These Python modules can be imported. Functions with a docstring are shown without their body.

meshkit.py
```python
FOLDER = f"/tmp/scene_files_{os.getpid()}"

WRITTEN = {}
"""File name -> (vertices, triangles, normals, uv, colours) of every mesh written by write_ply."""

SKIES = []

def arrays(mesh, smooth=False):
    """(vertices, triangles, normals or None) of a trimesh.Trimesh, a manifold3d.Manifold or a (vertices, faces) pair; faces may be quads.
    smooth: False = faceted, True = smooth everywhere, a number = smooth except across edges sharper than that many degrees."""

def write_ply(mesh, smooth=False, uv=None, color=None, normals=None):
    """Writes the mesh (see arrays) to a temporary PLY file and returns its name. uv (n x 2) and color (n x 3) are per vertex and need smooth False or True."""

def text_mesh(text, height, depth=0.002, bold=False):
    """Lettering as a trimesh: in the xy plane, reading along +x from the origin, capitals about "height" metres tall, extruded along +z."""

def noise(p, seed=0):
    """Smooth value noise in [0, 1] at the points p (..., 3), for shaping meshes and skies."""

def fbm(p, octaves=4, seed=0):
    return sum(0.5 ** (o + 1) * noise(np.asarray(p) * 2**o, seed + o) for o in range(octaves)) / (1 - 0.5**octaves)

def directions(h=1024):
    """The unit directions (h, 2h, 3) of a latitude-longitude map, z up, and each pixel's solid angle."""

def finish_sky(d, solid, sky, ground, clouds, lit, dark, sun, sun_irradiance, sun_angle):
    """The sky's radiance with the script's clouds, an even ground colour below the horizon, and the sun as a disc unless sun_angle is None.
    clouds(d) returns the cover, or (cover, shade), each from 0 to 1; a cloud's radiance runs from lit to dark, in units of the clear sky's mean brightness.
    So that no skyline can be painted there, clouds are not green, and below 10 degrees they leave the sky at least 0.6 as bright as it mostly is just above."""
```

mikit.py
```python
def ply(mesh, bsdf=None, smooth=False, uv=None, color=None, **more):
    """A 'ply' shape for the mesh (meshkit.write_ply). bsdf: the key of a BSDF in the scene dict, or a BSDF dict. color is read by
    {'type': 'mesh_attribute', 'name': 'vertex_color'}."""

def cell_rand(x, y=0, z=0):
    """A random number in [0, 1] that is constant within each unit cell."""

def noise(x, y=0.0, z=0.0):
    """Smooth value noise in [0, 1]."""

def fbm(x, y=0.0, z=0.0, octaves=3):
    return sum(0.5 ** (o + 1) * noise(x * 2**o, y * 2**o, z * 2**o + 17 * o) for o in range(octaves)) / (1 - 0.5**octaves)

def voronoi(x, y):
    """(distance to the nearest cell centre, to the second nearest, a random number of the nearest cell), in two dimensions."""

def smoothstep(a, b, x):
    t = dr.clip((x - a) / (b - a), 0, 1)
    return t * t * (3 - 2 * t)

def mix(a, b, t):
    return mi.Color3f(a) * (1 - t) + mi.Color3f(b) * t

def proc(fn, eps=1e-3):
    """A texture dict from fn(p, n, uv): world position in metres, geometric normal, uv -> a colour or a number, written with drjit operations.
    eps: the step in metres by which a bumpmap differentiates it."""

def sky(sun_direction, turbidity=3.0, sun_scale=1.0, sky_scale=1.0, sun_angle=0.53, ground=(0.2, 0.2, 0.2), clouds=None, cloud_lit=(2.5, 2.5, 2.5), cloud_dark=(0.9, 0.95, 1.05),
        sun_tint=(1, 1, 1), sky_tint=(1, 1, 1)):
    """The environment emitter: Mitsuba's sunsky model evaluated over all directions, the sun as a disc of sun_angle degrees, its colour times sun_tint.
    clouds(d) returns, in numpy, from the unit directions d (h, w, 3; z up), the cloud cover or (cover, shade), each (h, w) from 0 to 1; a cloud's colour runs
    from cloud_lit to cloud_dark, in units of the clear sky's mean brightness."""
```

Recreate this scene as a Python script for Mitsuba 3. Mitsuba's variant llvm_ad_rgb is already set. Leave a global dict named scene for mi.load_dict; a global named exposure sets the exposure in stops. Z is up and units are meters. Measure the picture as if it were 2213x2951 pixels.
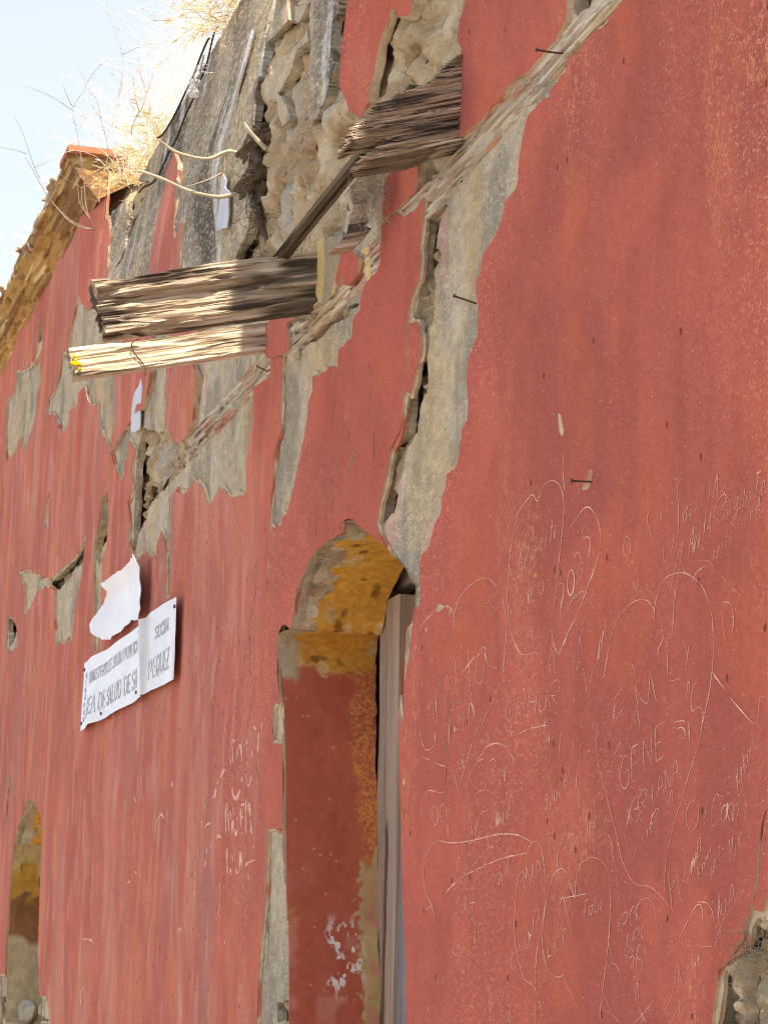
import math
import numpy as np, trimesh, shapely, drjit as dr, mitsuba as mi
import mikit, meshkit
from mikit import proc, noise, fbm, voronoi, cell_rand, smoothstep, mix
from scipy.spatial import Delaunay, cKDTree
from shapely.geometry import Polygon, MultiPolygon, LineString, box as sbox
from shapely.ops import unary_union

T = mi.ScalarTransform4f
scene, labels = {}, {}
# ------------------------------------------------------------------ camera, sky, exposure
CAM=[0.0, -1.76, 1.6]; LOOK=[-0.937731, 0.281195, 0.203937]; UP=[0.190143, -0.075806, 0.978825]; FOV=19.21447
scene['camera'] = {'type': 'perspective', 'fov': FOV, 'fov_axis': 'x', 'near_clip': 0.05, 'far_clip': 2000.0,
                   'to_world': T().look_at(origin=CAM, target=[a + b for a, b in zip(CAM, LOOK)], up=UP)}
SUN = (0.50, 0.046, 0.86)
def veil(d):
    # thin bright haze over the whole sky, a little uneven
    return .46 + .16 * (meshkit.fbm(d * [2.2, 2.2, 4.0], 4, 3) - .5) + .30 * np.clip(1 - d[..., 2] / .7, 0, 1)
scene['sky'] = mikit.sky(SUN, turbidity=4.0, sun_scale=1.0, ground=(0.30, 0.285, 0.265), clouds=veil, cloud_lit=(1.52, 1.52, 1.50))
exposure = 2.74

# ------------------------------------------------------------------ outlines
# outlines on the wall face, metres: x along the wall, z height
BARE=[[-4.066,3.731],[-4.174,3.661],[-4.236,3.652],[-4.269,3.639],[-4.328,3.647],[-4.368,3.648],[-4.408,3.636],[-4.48,3.649],[-4.501,3.628],[-4.533,3.625],[-4.597,3.629],[-4.608,3.612],[-4.663,3.621],[-4.742,3.617],[-4.765,3.596],[-4.782,3.577],[-4.793,3.546],[-4.81,3.527],[-4.81,3.484],[-4.827,3.46],[-4.868,3.448],[-4.898,3.446],[-4.915,3.421],[-4.963,3.394],[-4.992,3.384],[-5.06,3.37],[-5.081,3.325],[-5.116,3.315],[-5.115,3.279],[-5.091,3.24],[-5.095,3.177],[-5.135,3.156],[-5.17,3.138],[-5.18,3.08],[-5.173,3.051],[-5.16,3.016],[-5.171,2.971],[-5.206,2.959],[-5.245,2.887],[-5.269,2.872],[-5.331,2.878],[-5.336,2.838],[-5.359,2.811],[-5.364,2.776],[-5.414,2.749],[-5.444,2.71],[-5.514,2.69],[-5.533,2.66],[-5.524,2.614],[-5.522,2.569],[-5.52,2.559],[-5.58,2.556],[-5.586,2.527],[-5.6,2.508],[-5.609,2.449],[-5.619,2.427],[-5.634,2.42],[-5.654,2.372],[-5.658,2.303],[-5.68,2.266],[-5.727,2.359],[-5.726,2.592],[-5.789,2.704],[-5.82,2.756],[-5.881,2.802],[-5.944,2.848],[-5.952,2.854],[-5.931,2.877],[-5.911,2.917],[-5.883,2.955],[-5.856,2.998],[-5.83,3.04],[-5.753,3.082],[-5.733,3.103],[-5.714,3.15],[-5.694,3.18],[-5.651,3.157],[-5.606,3.214],[-5.567,3.251],[-5.569,3.299],[-5.606,3.35],[-5.676,3.361],[-5.685,3.352],[-5.683,3.369],[-5.669,3.422],[-5.639,3.453],[-5.605,3.469],[-5.58,3.514],[-5.595,3.558],[-5.576,3.592],[-5.569,3.647],[-5.56,3.688],[-5.602,3.688],[-5.671,3.676],[-5.773,3.705],[-5.818,3.733],[-5.985,3.744],[-5.968,3.708],[-5.981,3.633],[-6.008,3.618],[-6.086,3.609],[-6.135,3.618],[-6.178,3.584],[-6.171,3.548],[-6.209,3.554],[-6.244,3.54],[-6.256,3.482],[-6.323,3.481],[-6.392,3.484],[-6.405,3.43],[-6.513,3.463],[-6.53,3.452],[-6.64,3.458],[-6.698,3.48],[-6.693,3.428],[-6.737,3.399],[-6.742,3.344],[-6.767,3.316],[-6.878,3.17],[-6.913,3.127],[-6.969,3.087],[-7.029,3.088],[-7.057,3.062],[-7.129,3.06],[-7.173,3.079],[-7.18,2.888],[-7.193,2.89],[-7.194,3.083],[-7.196,3.131],[-7.185,3.181],[-7.153,3.333],[-7.086,3.389],[-7.098,3.529],[-7.1,3.644],[-7.252,3.679],[-7.268,3.626],[-7.389,3.629],[-7.492,3.638],[-7.506,3.563],[-7.519,3.489],[-7.584,3.373],[-7.561,3.284],[-7.594,3.269],[-7.765,3.303],[-7.841,3.319],[-7.921,3.358],[-7.974,3.375],[-8.077,3.372],[-8.153,3.352],[-8.207,3.357],[-8.264,3.41],[-8.333,3.46],[-8.481,3.509],[-8.535,3.489],[-8.683,3.494],[-8.811,3.539],[-8.873,3.539],[-8.873,3.456],[-8.865,3.327],[-8.879,3.101],[-8.944,3.111],[-8.966,3.332],[-9.016,3.38],[-9.088,3.422],[-9.162,3.38],[-9.184,3.325],[-9.341,3.359],[-9.4,3.396],[-9.574,3.393],[-9.644,3.384],[-9.765,3.44],[-9.86,3.534],[-9.839,3.608],[-9.929,3.71],[-9.793,3.74],[-9.848,3.858],[-9.763,3.91],[-9.924,3.996],[-9.972,3.906],[-10.023,3.924],[-10.048,3.864],[-10.122,3.847],[-10.24,3.927],[-10.351,4.003],[-10.458,4.071],[-10.508,4.105],[-10.762,4.264],[-10.838,4.392],[-11.027,4.421],[-11.187,4.501],[-11.307,4.596],[-11.507,4.613],[-11.54,4.554],[-11.802,4.583],[-11.837,4.522],[-11.991,4.506],[-12.115,4.561],[-12.319,4.688],[-12.503,4.732],[-12.66,4.77],[-12.66,4.861],[-12.425,4.849],[-12.269,4.89],[-12.157,4.978],[-12.019,4.968],[-11.912,4.965],[-11.854,5.037],[-11.791,5.089],[-11.701,5.133],[-11.64,5.189],[-11.488,5.089],[-11.323,5.017],[-11.172,4.982],[-11.13,5.003],[-11.051,5.145],[-11.154,5.46],[-11.153,5.549],[-11.098,5.699],[-11.049,5.783],[-10.878,5.821],[-10.798,6.23],[-8.562,5.937],[-7.564,5.576],[-6.836,5.145],[-6.244,4.991],[-5.829,4.698],[-5.347,4.527],[-5.007,4.245],[-4.661,4.135],[-4.355,3.896]]
PATCHES={'R4':[[-6.214,4.759],[-6.284,4.672],[-6.303,4.578],[-6.349,4.495],[-6.372,4.453],[-6.384,4.381],[-6.398,4.33],[-6.359,4.284],[-6.329,4.232],[-6.275,4.194],[-6.188,4.154],[-6.131,4.157],[-6.074,4.155],[-6.06,4.179],[-6.015,4.22],[-5.979,4.278],[-5.942,4.301],[-5.881,4.324],[-5.845,4.352],[-5.814,4.339],[-5.768,4.298],[-5.708,4.275],[-5.672,4.278],[-5.668,4.332],[-5.739,4.458]],
 'R5':[[-5.13,4.235],[-5.196,4.187],[-5.214,4.1],[-5.261,4.064],[-5.274,4.022],[-5.233,3.983],[-5.245,3.971],[-5.301,3.964],[-5.312,3.907],[-5.296,3.815],[-5.237,3.741],[-5.116,3.731],[-5.047,3.731],[-4.971,3.735],[-4.91,3.742],[-4.838,3.744],[-4.744,3.722],[-4.664,3.722],[-4.636,3.722],[-4.544,3.73],[-4.491,3.739],[-4.473,3.765],[-4.468,3.816],[-4.428,3.877]],
 'R8':[[-5.803,3.871],[-5.586,3.808],[-5.597,3.754],[-5.645,3.725],[-5.788,3.733],[-5.923,3.74],[-5.948,3.767],[-5.93,3.86]],
 'R9':[[-7.183,3.826],[-6.907,3.751],[-6.936,3.735],[-7.028,3.742],[-6.987,3.643],[-7.11,3.647],[-7.275,3.686],[-7.358,3.74],[-7.31,3.802]],
 'R13':[[-6.382,3.793],[-6.26,3.757],[-6.248,3.729],[-6.359,3.714],[-6.426,3.69],[-6.449,3.712],[-6.414,3.751]],
 'R14':[[-6.199,3.719],[-6.157,3.706],[-6.158,3.673],[-6.183,3.647],[-6.269,3.646],[-6.329,3.665],[-6.32,3.698]],
 'R7':[[-9.41,5.203],[-9.236,5.091],[-9.151,4.99],[-9.112,4.865],[-9.11,4.76],[-9.027,4.657],[-8.909,4.708],[-8.826,4.681],[-8.871,4.615],[-8.873,4.505],[-8.91,4.449],[-9.583,4.649],[-9.617,4.819],[-9.597,4.809],[-9.617,4.997],[-9.582,5.096],[-9.525,5.163]],
 'R15':[[-9.048,4.334],[-8.446,4.17],[-8.453,4.128],[-8.534,4.003],[-8.433,3.915],[-8.466,3.854],[-8.504,3.738],[-8.56,3.722],[-8.783,3.725],[-8.88,3.754],[-8.987,3.824],[-9.089,3.854],[-9.085,4.007],[-9.043,4.13]],
 'R12':[[-10.009,4.56],[-9.429,4.406],[-9.402,4.182],[-9.426,4.125],[-9.489,4.092],[-9.569,4.056],[-9.681,4.076],[-9.83,4.082],[-10.055,4.07],[-10.169,4.051],[-10.326,4.034],[-10.392,4.057],[-10.314,4.159],[-10.299,4.268],[-10.36,4.443]]}
HOLES={'T3':[[-13.836,5.329],[-13.41,5.259],[-13.078,5.22],[-12.983,5.063],[-13.098,4.997],[-13.115,4.859],[-13.381,4.797],[-13.555,4.729],[-13.781,4.887],[-13.938,4.843],[-14.377,4.859],[-14.52,5.035],[-14.519,5.327],[-14.242,5.279],[-14.121,5.341],[-14.111,5.41]],
 'K1':[[-13.077,5.445],[-12.997,5.256],[-13.082,5.231],[-13.512,5.271],[-13.537,5.287],[-13.192,5.279],[-13.155,5.452]],
 'K2':[[-13.741,5.41],[-13.766,5.327],[-13.855,5.344],[-13.834,5.419]],
 'T4':[[-10.443,3.869],[-10.39,3.735],[-10.421,3.607],[-10.52,3.55],[-10.525,3.402],[-10.499,3.213],[-10.558,3.111],[-10.683,3.127],[-10.72,3.509],[-10.757,3.652],[-10.636,3.759],[-10.619,3.863]],
 'T5':[[-10.997,3.781],[-11.041,3.687],[-11.078,3.568],[-11.23,3.436],[-11.315,3.259],[-11.432,3.295],[-11.58,3.287],[-11.717,3.322],[-11.822,3.271],[-11.986,3.636],[-12.262,3.695],[-12.618,3.732],[-13.051,3.66],[-13.184,3.68],[-13.172,3.825],[-13.562,4.002],[-12.952,3.917],[-12.189,3.728],[-11.552,3.713],[-11.21,3.709]],
 'T6':[[-13.933,3.792],[-13.703,3.739],[-13.505,3.663],[-13.375,3.523],[-13.715,3.532],[-13.974,3.585],[-13.95,3.708]],
 'T7':[[-12.353,4.253],[-12.408,4.159],[-12.337,4.057],[-12.521,4.061],[-12.525,4.163],[-12.457,4.221]],
 'STRIP':[[-7.1,2.087],[-6.911,2.065],[-6.894,1.967],[-6.867,1.813],[-6.812,1.661],[-6.758,1.582],[-6.62,1.482],[-6.558,1.426],[-7.215,1.407],[-7.189,1.47],[-7.192,1.584],[-7.178,1.689],[-7.118,1.861],[-7.101,2.05]],
 'CH1':[[-7.074,2.476],[-6.953,2.474],[-6.936,2.339],[-6.983,2.336],[-7.061,2.354]],
 'CRK':[[-3.545,1.907],[-3.568,1.885],[-3.577,1.854],[-3.599,1.785],[-3.616,1.735],[-3.606,1.735],[-3.59,1.785],[-3.569,1.851],[-3.562,1.882],[-3.54,1.905]],
 'M7':[[-3.61,1.736],[-3.567,1.734],[-3.561,1.755],[-3.527,1.766],[-3.345,1.776],[-3.357,1.519],[-3.777,1.506],[-3.773,1.539],[-3.767,1.568],[-3.755,1.598],[-3.749,1.629],[-3.721,1.64],[-3.696,1.664],[-3.648,1.684],[-3.63,1.72]],
 'NICHE':[[-13.437,2.759],[-13.355,2.753],[-13.361,2.663],[-13.373,2.448],[-13.4,2.45],[-13.443,2.669]],
 'FOOT':[[-13.4,1.618],[-12.821,1.627],[-12.456,1.619],[-11.915,1.518],[-11.595,1.506],[-11.405,1.382],[-13.277,1.308]]}
CRACKS={'K4':[[-5.68,3.412],[-5.691,3.349],[-5.7,3.291],[-5.702,3.234],[-5.724,3.075],[-5.852,3.045]],
 'K5':[[-5.985,3.746],[-5.818,3.735]],
 'K6':[[-6.401,3.167],[-6.402,3.072],[-6.423,3.014],[-6.451,2.939],[-6.501,2.91]],
 'K7':[[-6.18,3.113],[-6.227,3.091],[-6.242,3.066]],
 'K8':[[-7.183,2.888],[-7.183,2.836]]}
MUD={'M1':[[-7.127,5.211],[-7.642,5.339],[-7.682,5.08],[-7.632,4.967],[-7.631,4.858],[-7.672,4.801],[-7.681,4.684],[-7.716,4.577],[-7.768,4.505],[-7.65,4.346],[-7.714,4.278],[-7.919,4.237],[-7.468,4.095],[-6.837,3.733],[-6.698,3.683],[-6.711,3.93],[-6.371,3.871],[-6.039,3.849],[-5.934,3.912],[-5.579,3.81],[-5.264,3.786],[-5.306,3.905],[-5.271,4.003],[-5.212,4.108],[-5.2,4.129],[-5.281,4.291],[-5.981,4.695]],
 'M1b':[[-4.47,3.821],[-4.472,3.764],[-4.428,3.725],[-4.347,3.735],[-4.269,3.733]],
 'M2':[[-5.573,3.67],[-5.384,3.607],[-5.449,3.585],[-5.486,3.533],[-5.451,3.492],[-5.503,3.465],[-5.498,3.343],[-5.536,3.315],[-5.553,3.23],[-5.535,3.141],[-5.601,3.114],[-5.626,3.052],[-5.721,3.016],[-5.747,2.97],[-5.786,2.909],[-5.812,2.863],[-5.929,2.85],[-5.919,2.927],[-5.849,3.001],[-5.822,3.039],[-5.738,3.078],[-5.702,3.182],[-5.682,3.352],[-5.618,3.465],[-5.589,3.565]],
 'M2b':[[-5.586,3.812],[-5.262,3.752],[-5.258,3.632],[-5.45,3.638],[-5.572,3.661],[-5.631,3.725]],
 'M3':[[-6.997,3.742],[-6.641,3.678],[-6.214,3.58],[-6.264,3.58],[-6.435,3.584],[-6.58,3.605],[-6.596,3.584],[-6.986,3.638]],
 'M4':[[-9.775,3.913],[-9.664,3.994],[-8.789,3.759],[-8.47,3.612],[-8.916,3.606],[-9.372,3.6],[-9.637,3.521],[-9.731,3.455],[-9.789,3.465],[-9.804,3.622],[-9.785,3.703]],
 'M5':[[-12.236,3.701],[-11.552,3.713],[-11.082,3.758],[-11.016,3.683],[-11.145,3.643],[-11.731,3.628],[-11.994,3.629]],
 'M6':[[-13.963,3.777],[-13.699,3.729],[-13.502,3.653],[-13.683,3.594],[-13.888,3.583]],
 'M7':[[-3.61,1.736],[-3.567,1.734],[-3.561,1.755],[-3.527,1.766],[-3.345,1.776],[-3.357,1.519],[-3.777,1.506],[-3.773,1.539],[-3.767,1.568],[-3.755,1.598],[-3.749,1.629],[-3.721,1.64],[-3.696,1.664],[-3.648,1.684],[-3.63,1.72]],
 'M8':[[-6.99,1.539],[-6.855,1.544],[-6.748,1.489],[-6.984,1.484]],
 'M9':[[-13.348,1.488],[-12.771,1.494],[-12.41,1.49],[-11.403,1.374],[-13.277,1.308]],
 'MT4':[[-10.443,3.869],[-10.39,3.735],[-10.421,3.607],[-10.52,3.55],[-10.646,3.542],[-10.74,3.588],[-10.757,3.652],[-10.636,3.759],[-10.619,3.863]],
 'MC':[[-11.004,5.599],[-10.719,5.526],[-10.178,5.338],[-10.483,5.245],[-10.707,5.11],[-10.977,5.122],[-10.718,5.156]]}
GREY_ADD={'GA':[[-6.857,4.983],[-6.616,4.896],[-6.454,4.706],[-6.519,4.618],[-6.564,4.611],[-6.567,4.532],[-6.543,4.459],[-6.613,4.413],[-6.647,4.379],[-6.74,4.356],[-6.82,4.38],[-6.842,4.41],[-6.819,4.472],[-6.857,4.569],[-6.824,4.637],[-6.876,4.769]],
 'GB':[[-7.608,5.061],[-7.487,5.034],[-7.351,5.047],[-7.248,4.915],[-7.338,4.929],[-7.453,4.942],[-7.61,4.983],[-7.653,5.037]],
 'GC':[[-7.41,4.771],[-7.231,4.763],[-7.036,4.735],[-6.892,4.726],[-6.868,4.677],[-7.033,4.706],[-7.093,4.674],[-7.176,4.655],[-7.262,4.643],[-7.215,4.613],[-7.143,4.54],[-7.095,4.489],[-7.203,4.501],[-7.277,4.58],[-7.282,4.628],[-7.446,4.685],[-7.511,4.745]],
 'GD':[[-7.162,4.931],[-6.923,4.834],[-7.045,4.818],[-7.112,4.858]]}
GREY=[[-8.562,5.937],[-10.798,6.23],[-10.878,5.821],[-11.049,5.783],[-11.098,5.699],[-11.153,5.549],[-11.095,5.23],[-11.064,5.107],[-10.889,4.772],[-9.555,4.334],[-7.86,3.999],[-7.84,4.213],[-7.714,4.278],[-7.65,4.346],[-7.768,4.505],[-7.716,4.577],[-7.681,4.684],[-7.672,4.801],[-7.631,4.858],[-7.632,4.967],[-7.682,5.08],[-7.661,5.2],[-7.642,5.339]]
OCHRE={'Y1':[[-6.039,3.849],[-5.936,3.824],[-5.94,3.764],[-5.985,3.746],[-5.964,3.697],[-5.997,3.68],[-6.017,3.757],[-6.041,3.764]],
 'Y2':[[-6.711,3.93],[-6.369,3.846],[-6.397,3.766],[-6.427,3.705],[-6.473,3.719],[-6.497,3.696],[-6.605,3.682],[-6.643,3.693],[-6.713,3.749],[-6.712,3.842]],
 'Y3':[[-6.21,3.746],[-6.11,3.72],[-6.096,3.673],[-6.085,3.632],[-6.103,3.613],[-6.162,3.655],[-6.156,3.692]],
 'Y4':[[-6.954,3.624],[-6.893,3.611],[-6.901,3.584],[-6.951,3.595]]}
DOOR=[[-6.827,0.12],[-6.827,1.478],[-6.873,1.813],[-6.901,2.07],[-6.929,2.333],[-7.032,2.646],[-7.028,2.701],[-6.888,2.696],[-6.852,2.72],[-6.84,2.788],[-6.786,2.828],[-6.714,2.86],[-6.643,2.887],[-6.536,2.902],[-6.431,2.902],[-6.295,2.896],[-6.297,2.929],[-6.198,2.919],[-6.132,2.888],[-6.083,2.87],[-5.957,2.818],[-5.85,2.775],[-5.776,2.731],[-5.689,2.687],[-5.632,2.648],[-5.584,2.624],[-5.589,2.592],[-5.6,2.54],[-5.64,2.529],[-5.674,2.53],[-5.683,2.511],[-5.71,2.307],[-5.7,2.13],[-5.681,1.998],[-5.674,1.912],[-5.664,1.826],[-5.641,1.72],[-5.619,1.656],[-5.618,1.594],[-5.601,1.504],[-5.601,0.12]]
WINDOW=[[-12.58,2.563],[-12.77,2.5],[-12.93,2.42],[-13.05,2.33],[-13.11,2.24],[-13.137,2.1],[-13.14,1.35],[-11.75,1.35],[-11.93,1.7],[-11.93,1.97],[-11.967,2.17],[-11.96,2.285],[-11.986,2.367],[-12.1,2.455],[-12.27,2.516]]
FLAKES=[[[-7.93,5.168],[-7.898,5.12],[-7.924,5.024],[-7.967,4.966],[-8.04,4.928],[-8.065,4.953],[-8.04,5.019],[-8.013,5.11],[-7.982,5.167]],[[-8.049,4.621],[-8.005,4.58],[-8.014,4.552],[-7.944,4.516],[-7.952,4.476],[-7.956,4.416],[-7.99,4.385],[-8.126,4.416],[-8.157,4.445],[-8.125,4.503],[-8.094,4.561],[-8.087,4.609]],[[-9.637,4.214],[-9.609,4.164],[-9.626,4.069],[-9.626,3.985],[-9.774,3.994],[-9.815,4.014],[-9.799,4.111],[-9.776,4.177],[-9.687,4.191]]]

CHIPS=[[[-4.3694,2.6736],[-4.3388,2.6737],[-4.3446,2.651],[-4.3619,2.6325],[-4.4024,2.6382],[-4.3907,2.6569]],[[-4.5365,2.8392],[-4.5197,2.8304],[-4.5049,2.7941],[-4.5153,2.7792],[-4.5321,2.8082]],[[-4.0442,2.4615],[-4.0234,2.4594],[-4.0277,2.45],[-4.0418,2.4532]],[[-4.6465,3.6147],[-4.6276,3.6033],[-4.6296,3.5749],[-4.645,3.5757],[-4.6518,3.5958]],[[-5.3671,2.5422],[-5.3423,2.5373],[-5.314,2.5251],[-5.3522,2.5209],[-5.3877,2.5251]],[[-5.2724,2.5188],[-5.2519,2.5168],[-5.2614,2.4962],[-5.2764,2.4962]]]
# points of single objects, metres
BRANCH={"upper":[[-7.9,-0.296,4.666],[-7.9,-0.272,4.653],[-7.9,-0.236,4.631],[-7.9,-0.188,4.618],[-7.9,-0.135,4.613],[-7.9,-0.094,4.618],[-7.9,-0.059,4.638],[-7.9,-0.024,4.655],[-7.9,0.012,4.653],[-7.9,0.048,4.645],[-7.9,0.085,4.625]],"lower":[[-7.9,-0.406,4.523],[-7.9,-0.372,4.533],[-7.9,-0.331,4.529],[-7.9,-0.29,4.519],[-7.9,-0.249,4.506],[-7.9,-0.207,4.491],[-7.9,-0.154,4.477],[-7.9,-0.101,4.47],[-7.9,-0.047,4.472],[-7.9,0.005,4.49],[-7.9,0.059,4.499]],"fork":[[-7.9,-0.041,4.631],[-7.9,-0.037,4.595],[-7.9,-0.044,4.557],[-7.9,-0.045,4.484]],"side":[[-7.88,-0.055,4.558],[-7.88,-0.101,4.528],[-7.88,-0.185,4.49]],"thin":[[-7.88,-0.042,4.605],[-7.88,-0.014,4.578],[-7.88,0.029,4.547]],"stub":[[-7.5,-0.062,4.615],[-7.5,-0.041,4.588],[-7.5,-0.011,4.557],[-7.5,0.024,4.526]]}
WEED=[[[[-10.9,-0.042,5.323],[-10.9,-0.08,5.389],[-10.9,-0.106,5.575],[-10.9,-0.134,5.737],[-10.9,-0.157,5.859],[-10.9,-0.177,5.927]],[[-10.9,-0.177,5.927],[-10.9,-0.208,5.944],[-10.9,-0.257,5.971],[-10.9,-0.321,6.0],[-10.9,-0.389,6.018],[-10.9,-0.44,6.03]],[[-10.9,-0.184,5.947],[-10.9,-0.218,5.993],[-10.9,-0.252,6.047]],[[-10.9,-0.175,5.949],[-10.9,-0.148,6.019],[-10.9,-0.119,6.086],[-10.9,-0.138,6.147],[-10.9,-0.165,6.212]],[[-10.9,-0.119,6.086],[-10.9,-0.075,6.164],[-10.9,0.002,6.243]],[[-10.9,-0.106,5.575],[-10.9,-0.13,5.63],[-10.9,-0.165,5.692],[-10.9,-0.199,5.746]],[[-10.9,-0.157,5.859],[-10.9,-0.182,5.889],[-10.9,-0.186,5.905]]],[[[-10.9,-0.049,5.312],[-10.9,-0.133,5.333],[-10.9,-0.206,5.382],[-10.9,-0.296,5.486],[-10.9,-0.364,5.601],[-10.9,-0.407,5.669]],[[-10.9,-0.407,5.669],[-10.9,-0.47,5.682],[-10.9,-0.54,5.685]],[[-10.9,-0.331,5.547],[-10.9,-0.347,5.57],[-10.9,-0.444,5.78],[-10.9,-0.486,5.849]],[[-10.9,-0.364,5.601],[-10.9,-0.312,5.64],[-10.9,-0.282,5.669]]],[[[-10.7,-0.06,5.39],[-10.7,-0.046,5.513],[-10.7,-0.024,5.638],[-10.7,-0.037,5.751],[-10.7,-0.063,5.83],[-10.7,-0.083,5.926],[-10.7,-0.133,5.986]],[[-10.7,-0.037,5.751],[-10.7,-0.001,5.838],[-10.7,0.017,5.973],[-10.7,0.024,6.182],[-10.7,-0.021,6.301],[-10.7,-0.067,6.462]],[[-10.7,0.024,6.182],[-10.7,0.071,6.205],[-10.7,0.133,6.231]],[[-10.7,0.017,5.973],[-10.7,0.036,6.075],[-10.7,0.002,6.137]],[[-10.7,-0.063,5.83],[-10.7,-0.113,5.881],[-10.7,-0.139,5.952]]],[[[-10.8,-0.06,5.281],[-10.8,-0.116,5.282],[-10.8,-0.196,5.326],[-10.8,-0.241,5.377],[-10.8,-0.261,5.399]],[[-10.8,-0.062,5.293],[-10.8,-0.103,5.353],[-10.8,-0.13,5.415],[-10.8,-0.141,5.487],[-10.8,-0.173,5.508],[-10.8,-0.245,5.552]],[[-10.8,-0.141,5.487],[-10.8,-0.087,5.506],[-10.8,-0.041,5.536],[-10.8,-0.003,5.578]],[[-10.8,-0.055,5.31],[-10.8,-0.002,5.349],[-10.8,-0.004,5.405],[-10.8,-0.06,5.44],[-10.8,-0.123,5.448],[-10.8,-0.13,5.415]],[[-10.8,-0.103,5.353],[-10.8,-0.145,5.421],[-10.8,-0.157,5.51],[-10.8,-0.185,5.612]]],[[[-9.6,-0.101,5.332],[-9.6,-0.071,5.447],[-9.6,-0.039,5.541],[-9.6,-0.068,5.649],[-9.6,-0.078,5.722]],[[-9.6,-0.039,5.541],[-9.6,-0.02,5.618],[-9.6,-0.009,5.679]],[[-9.6,-0.071,5.447],[-9.6,-0.102,5.532],[-9.6,-0.112,5.59]]]]
LOG3=[[-5.25,0.002,3.982],[-5.25,-0.04,3.937],[-5.25,-0.078,3.89],[-5.25,-0.115,3.863],[-5.25,-0.157,3.845],[-5.25,-0.185,3.827],[-5.25,-0.212,3.809],[-5.25,-0.237,3.796],[-5.25,-0.249,3.782],[-5.25,-0.234,3.773],[-5.25,-0.259,3.764],[-5.25,-0.267,3.75],[-5.25,-0.295,3.729],[-5.25,-0.286,3.719],[-5.25,-0.296,3.707],[-5.25,-0.298,3.692],[-5.25,-0.3,3.68],[-5.25,-0.265,3.696],[-5.25,-0.229,3.718],[-5.25,-0.183,3.71],[-5.25,-0.248,3.667],[-5.25,-0.275,3.646],[-5.25,-0.252,3.642],[-5.25,-0.223,3.645],[-5.25,-0.162,3.664],[-5.25,-0.108,3.678],[-5.25,-0.067,3.697],[-5.25,-0.004,3.734]]
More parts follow.
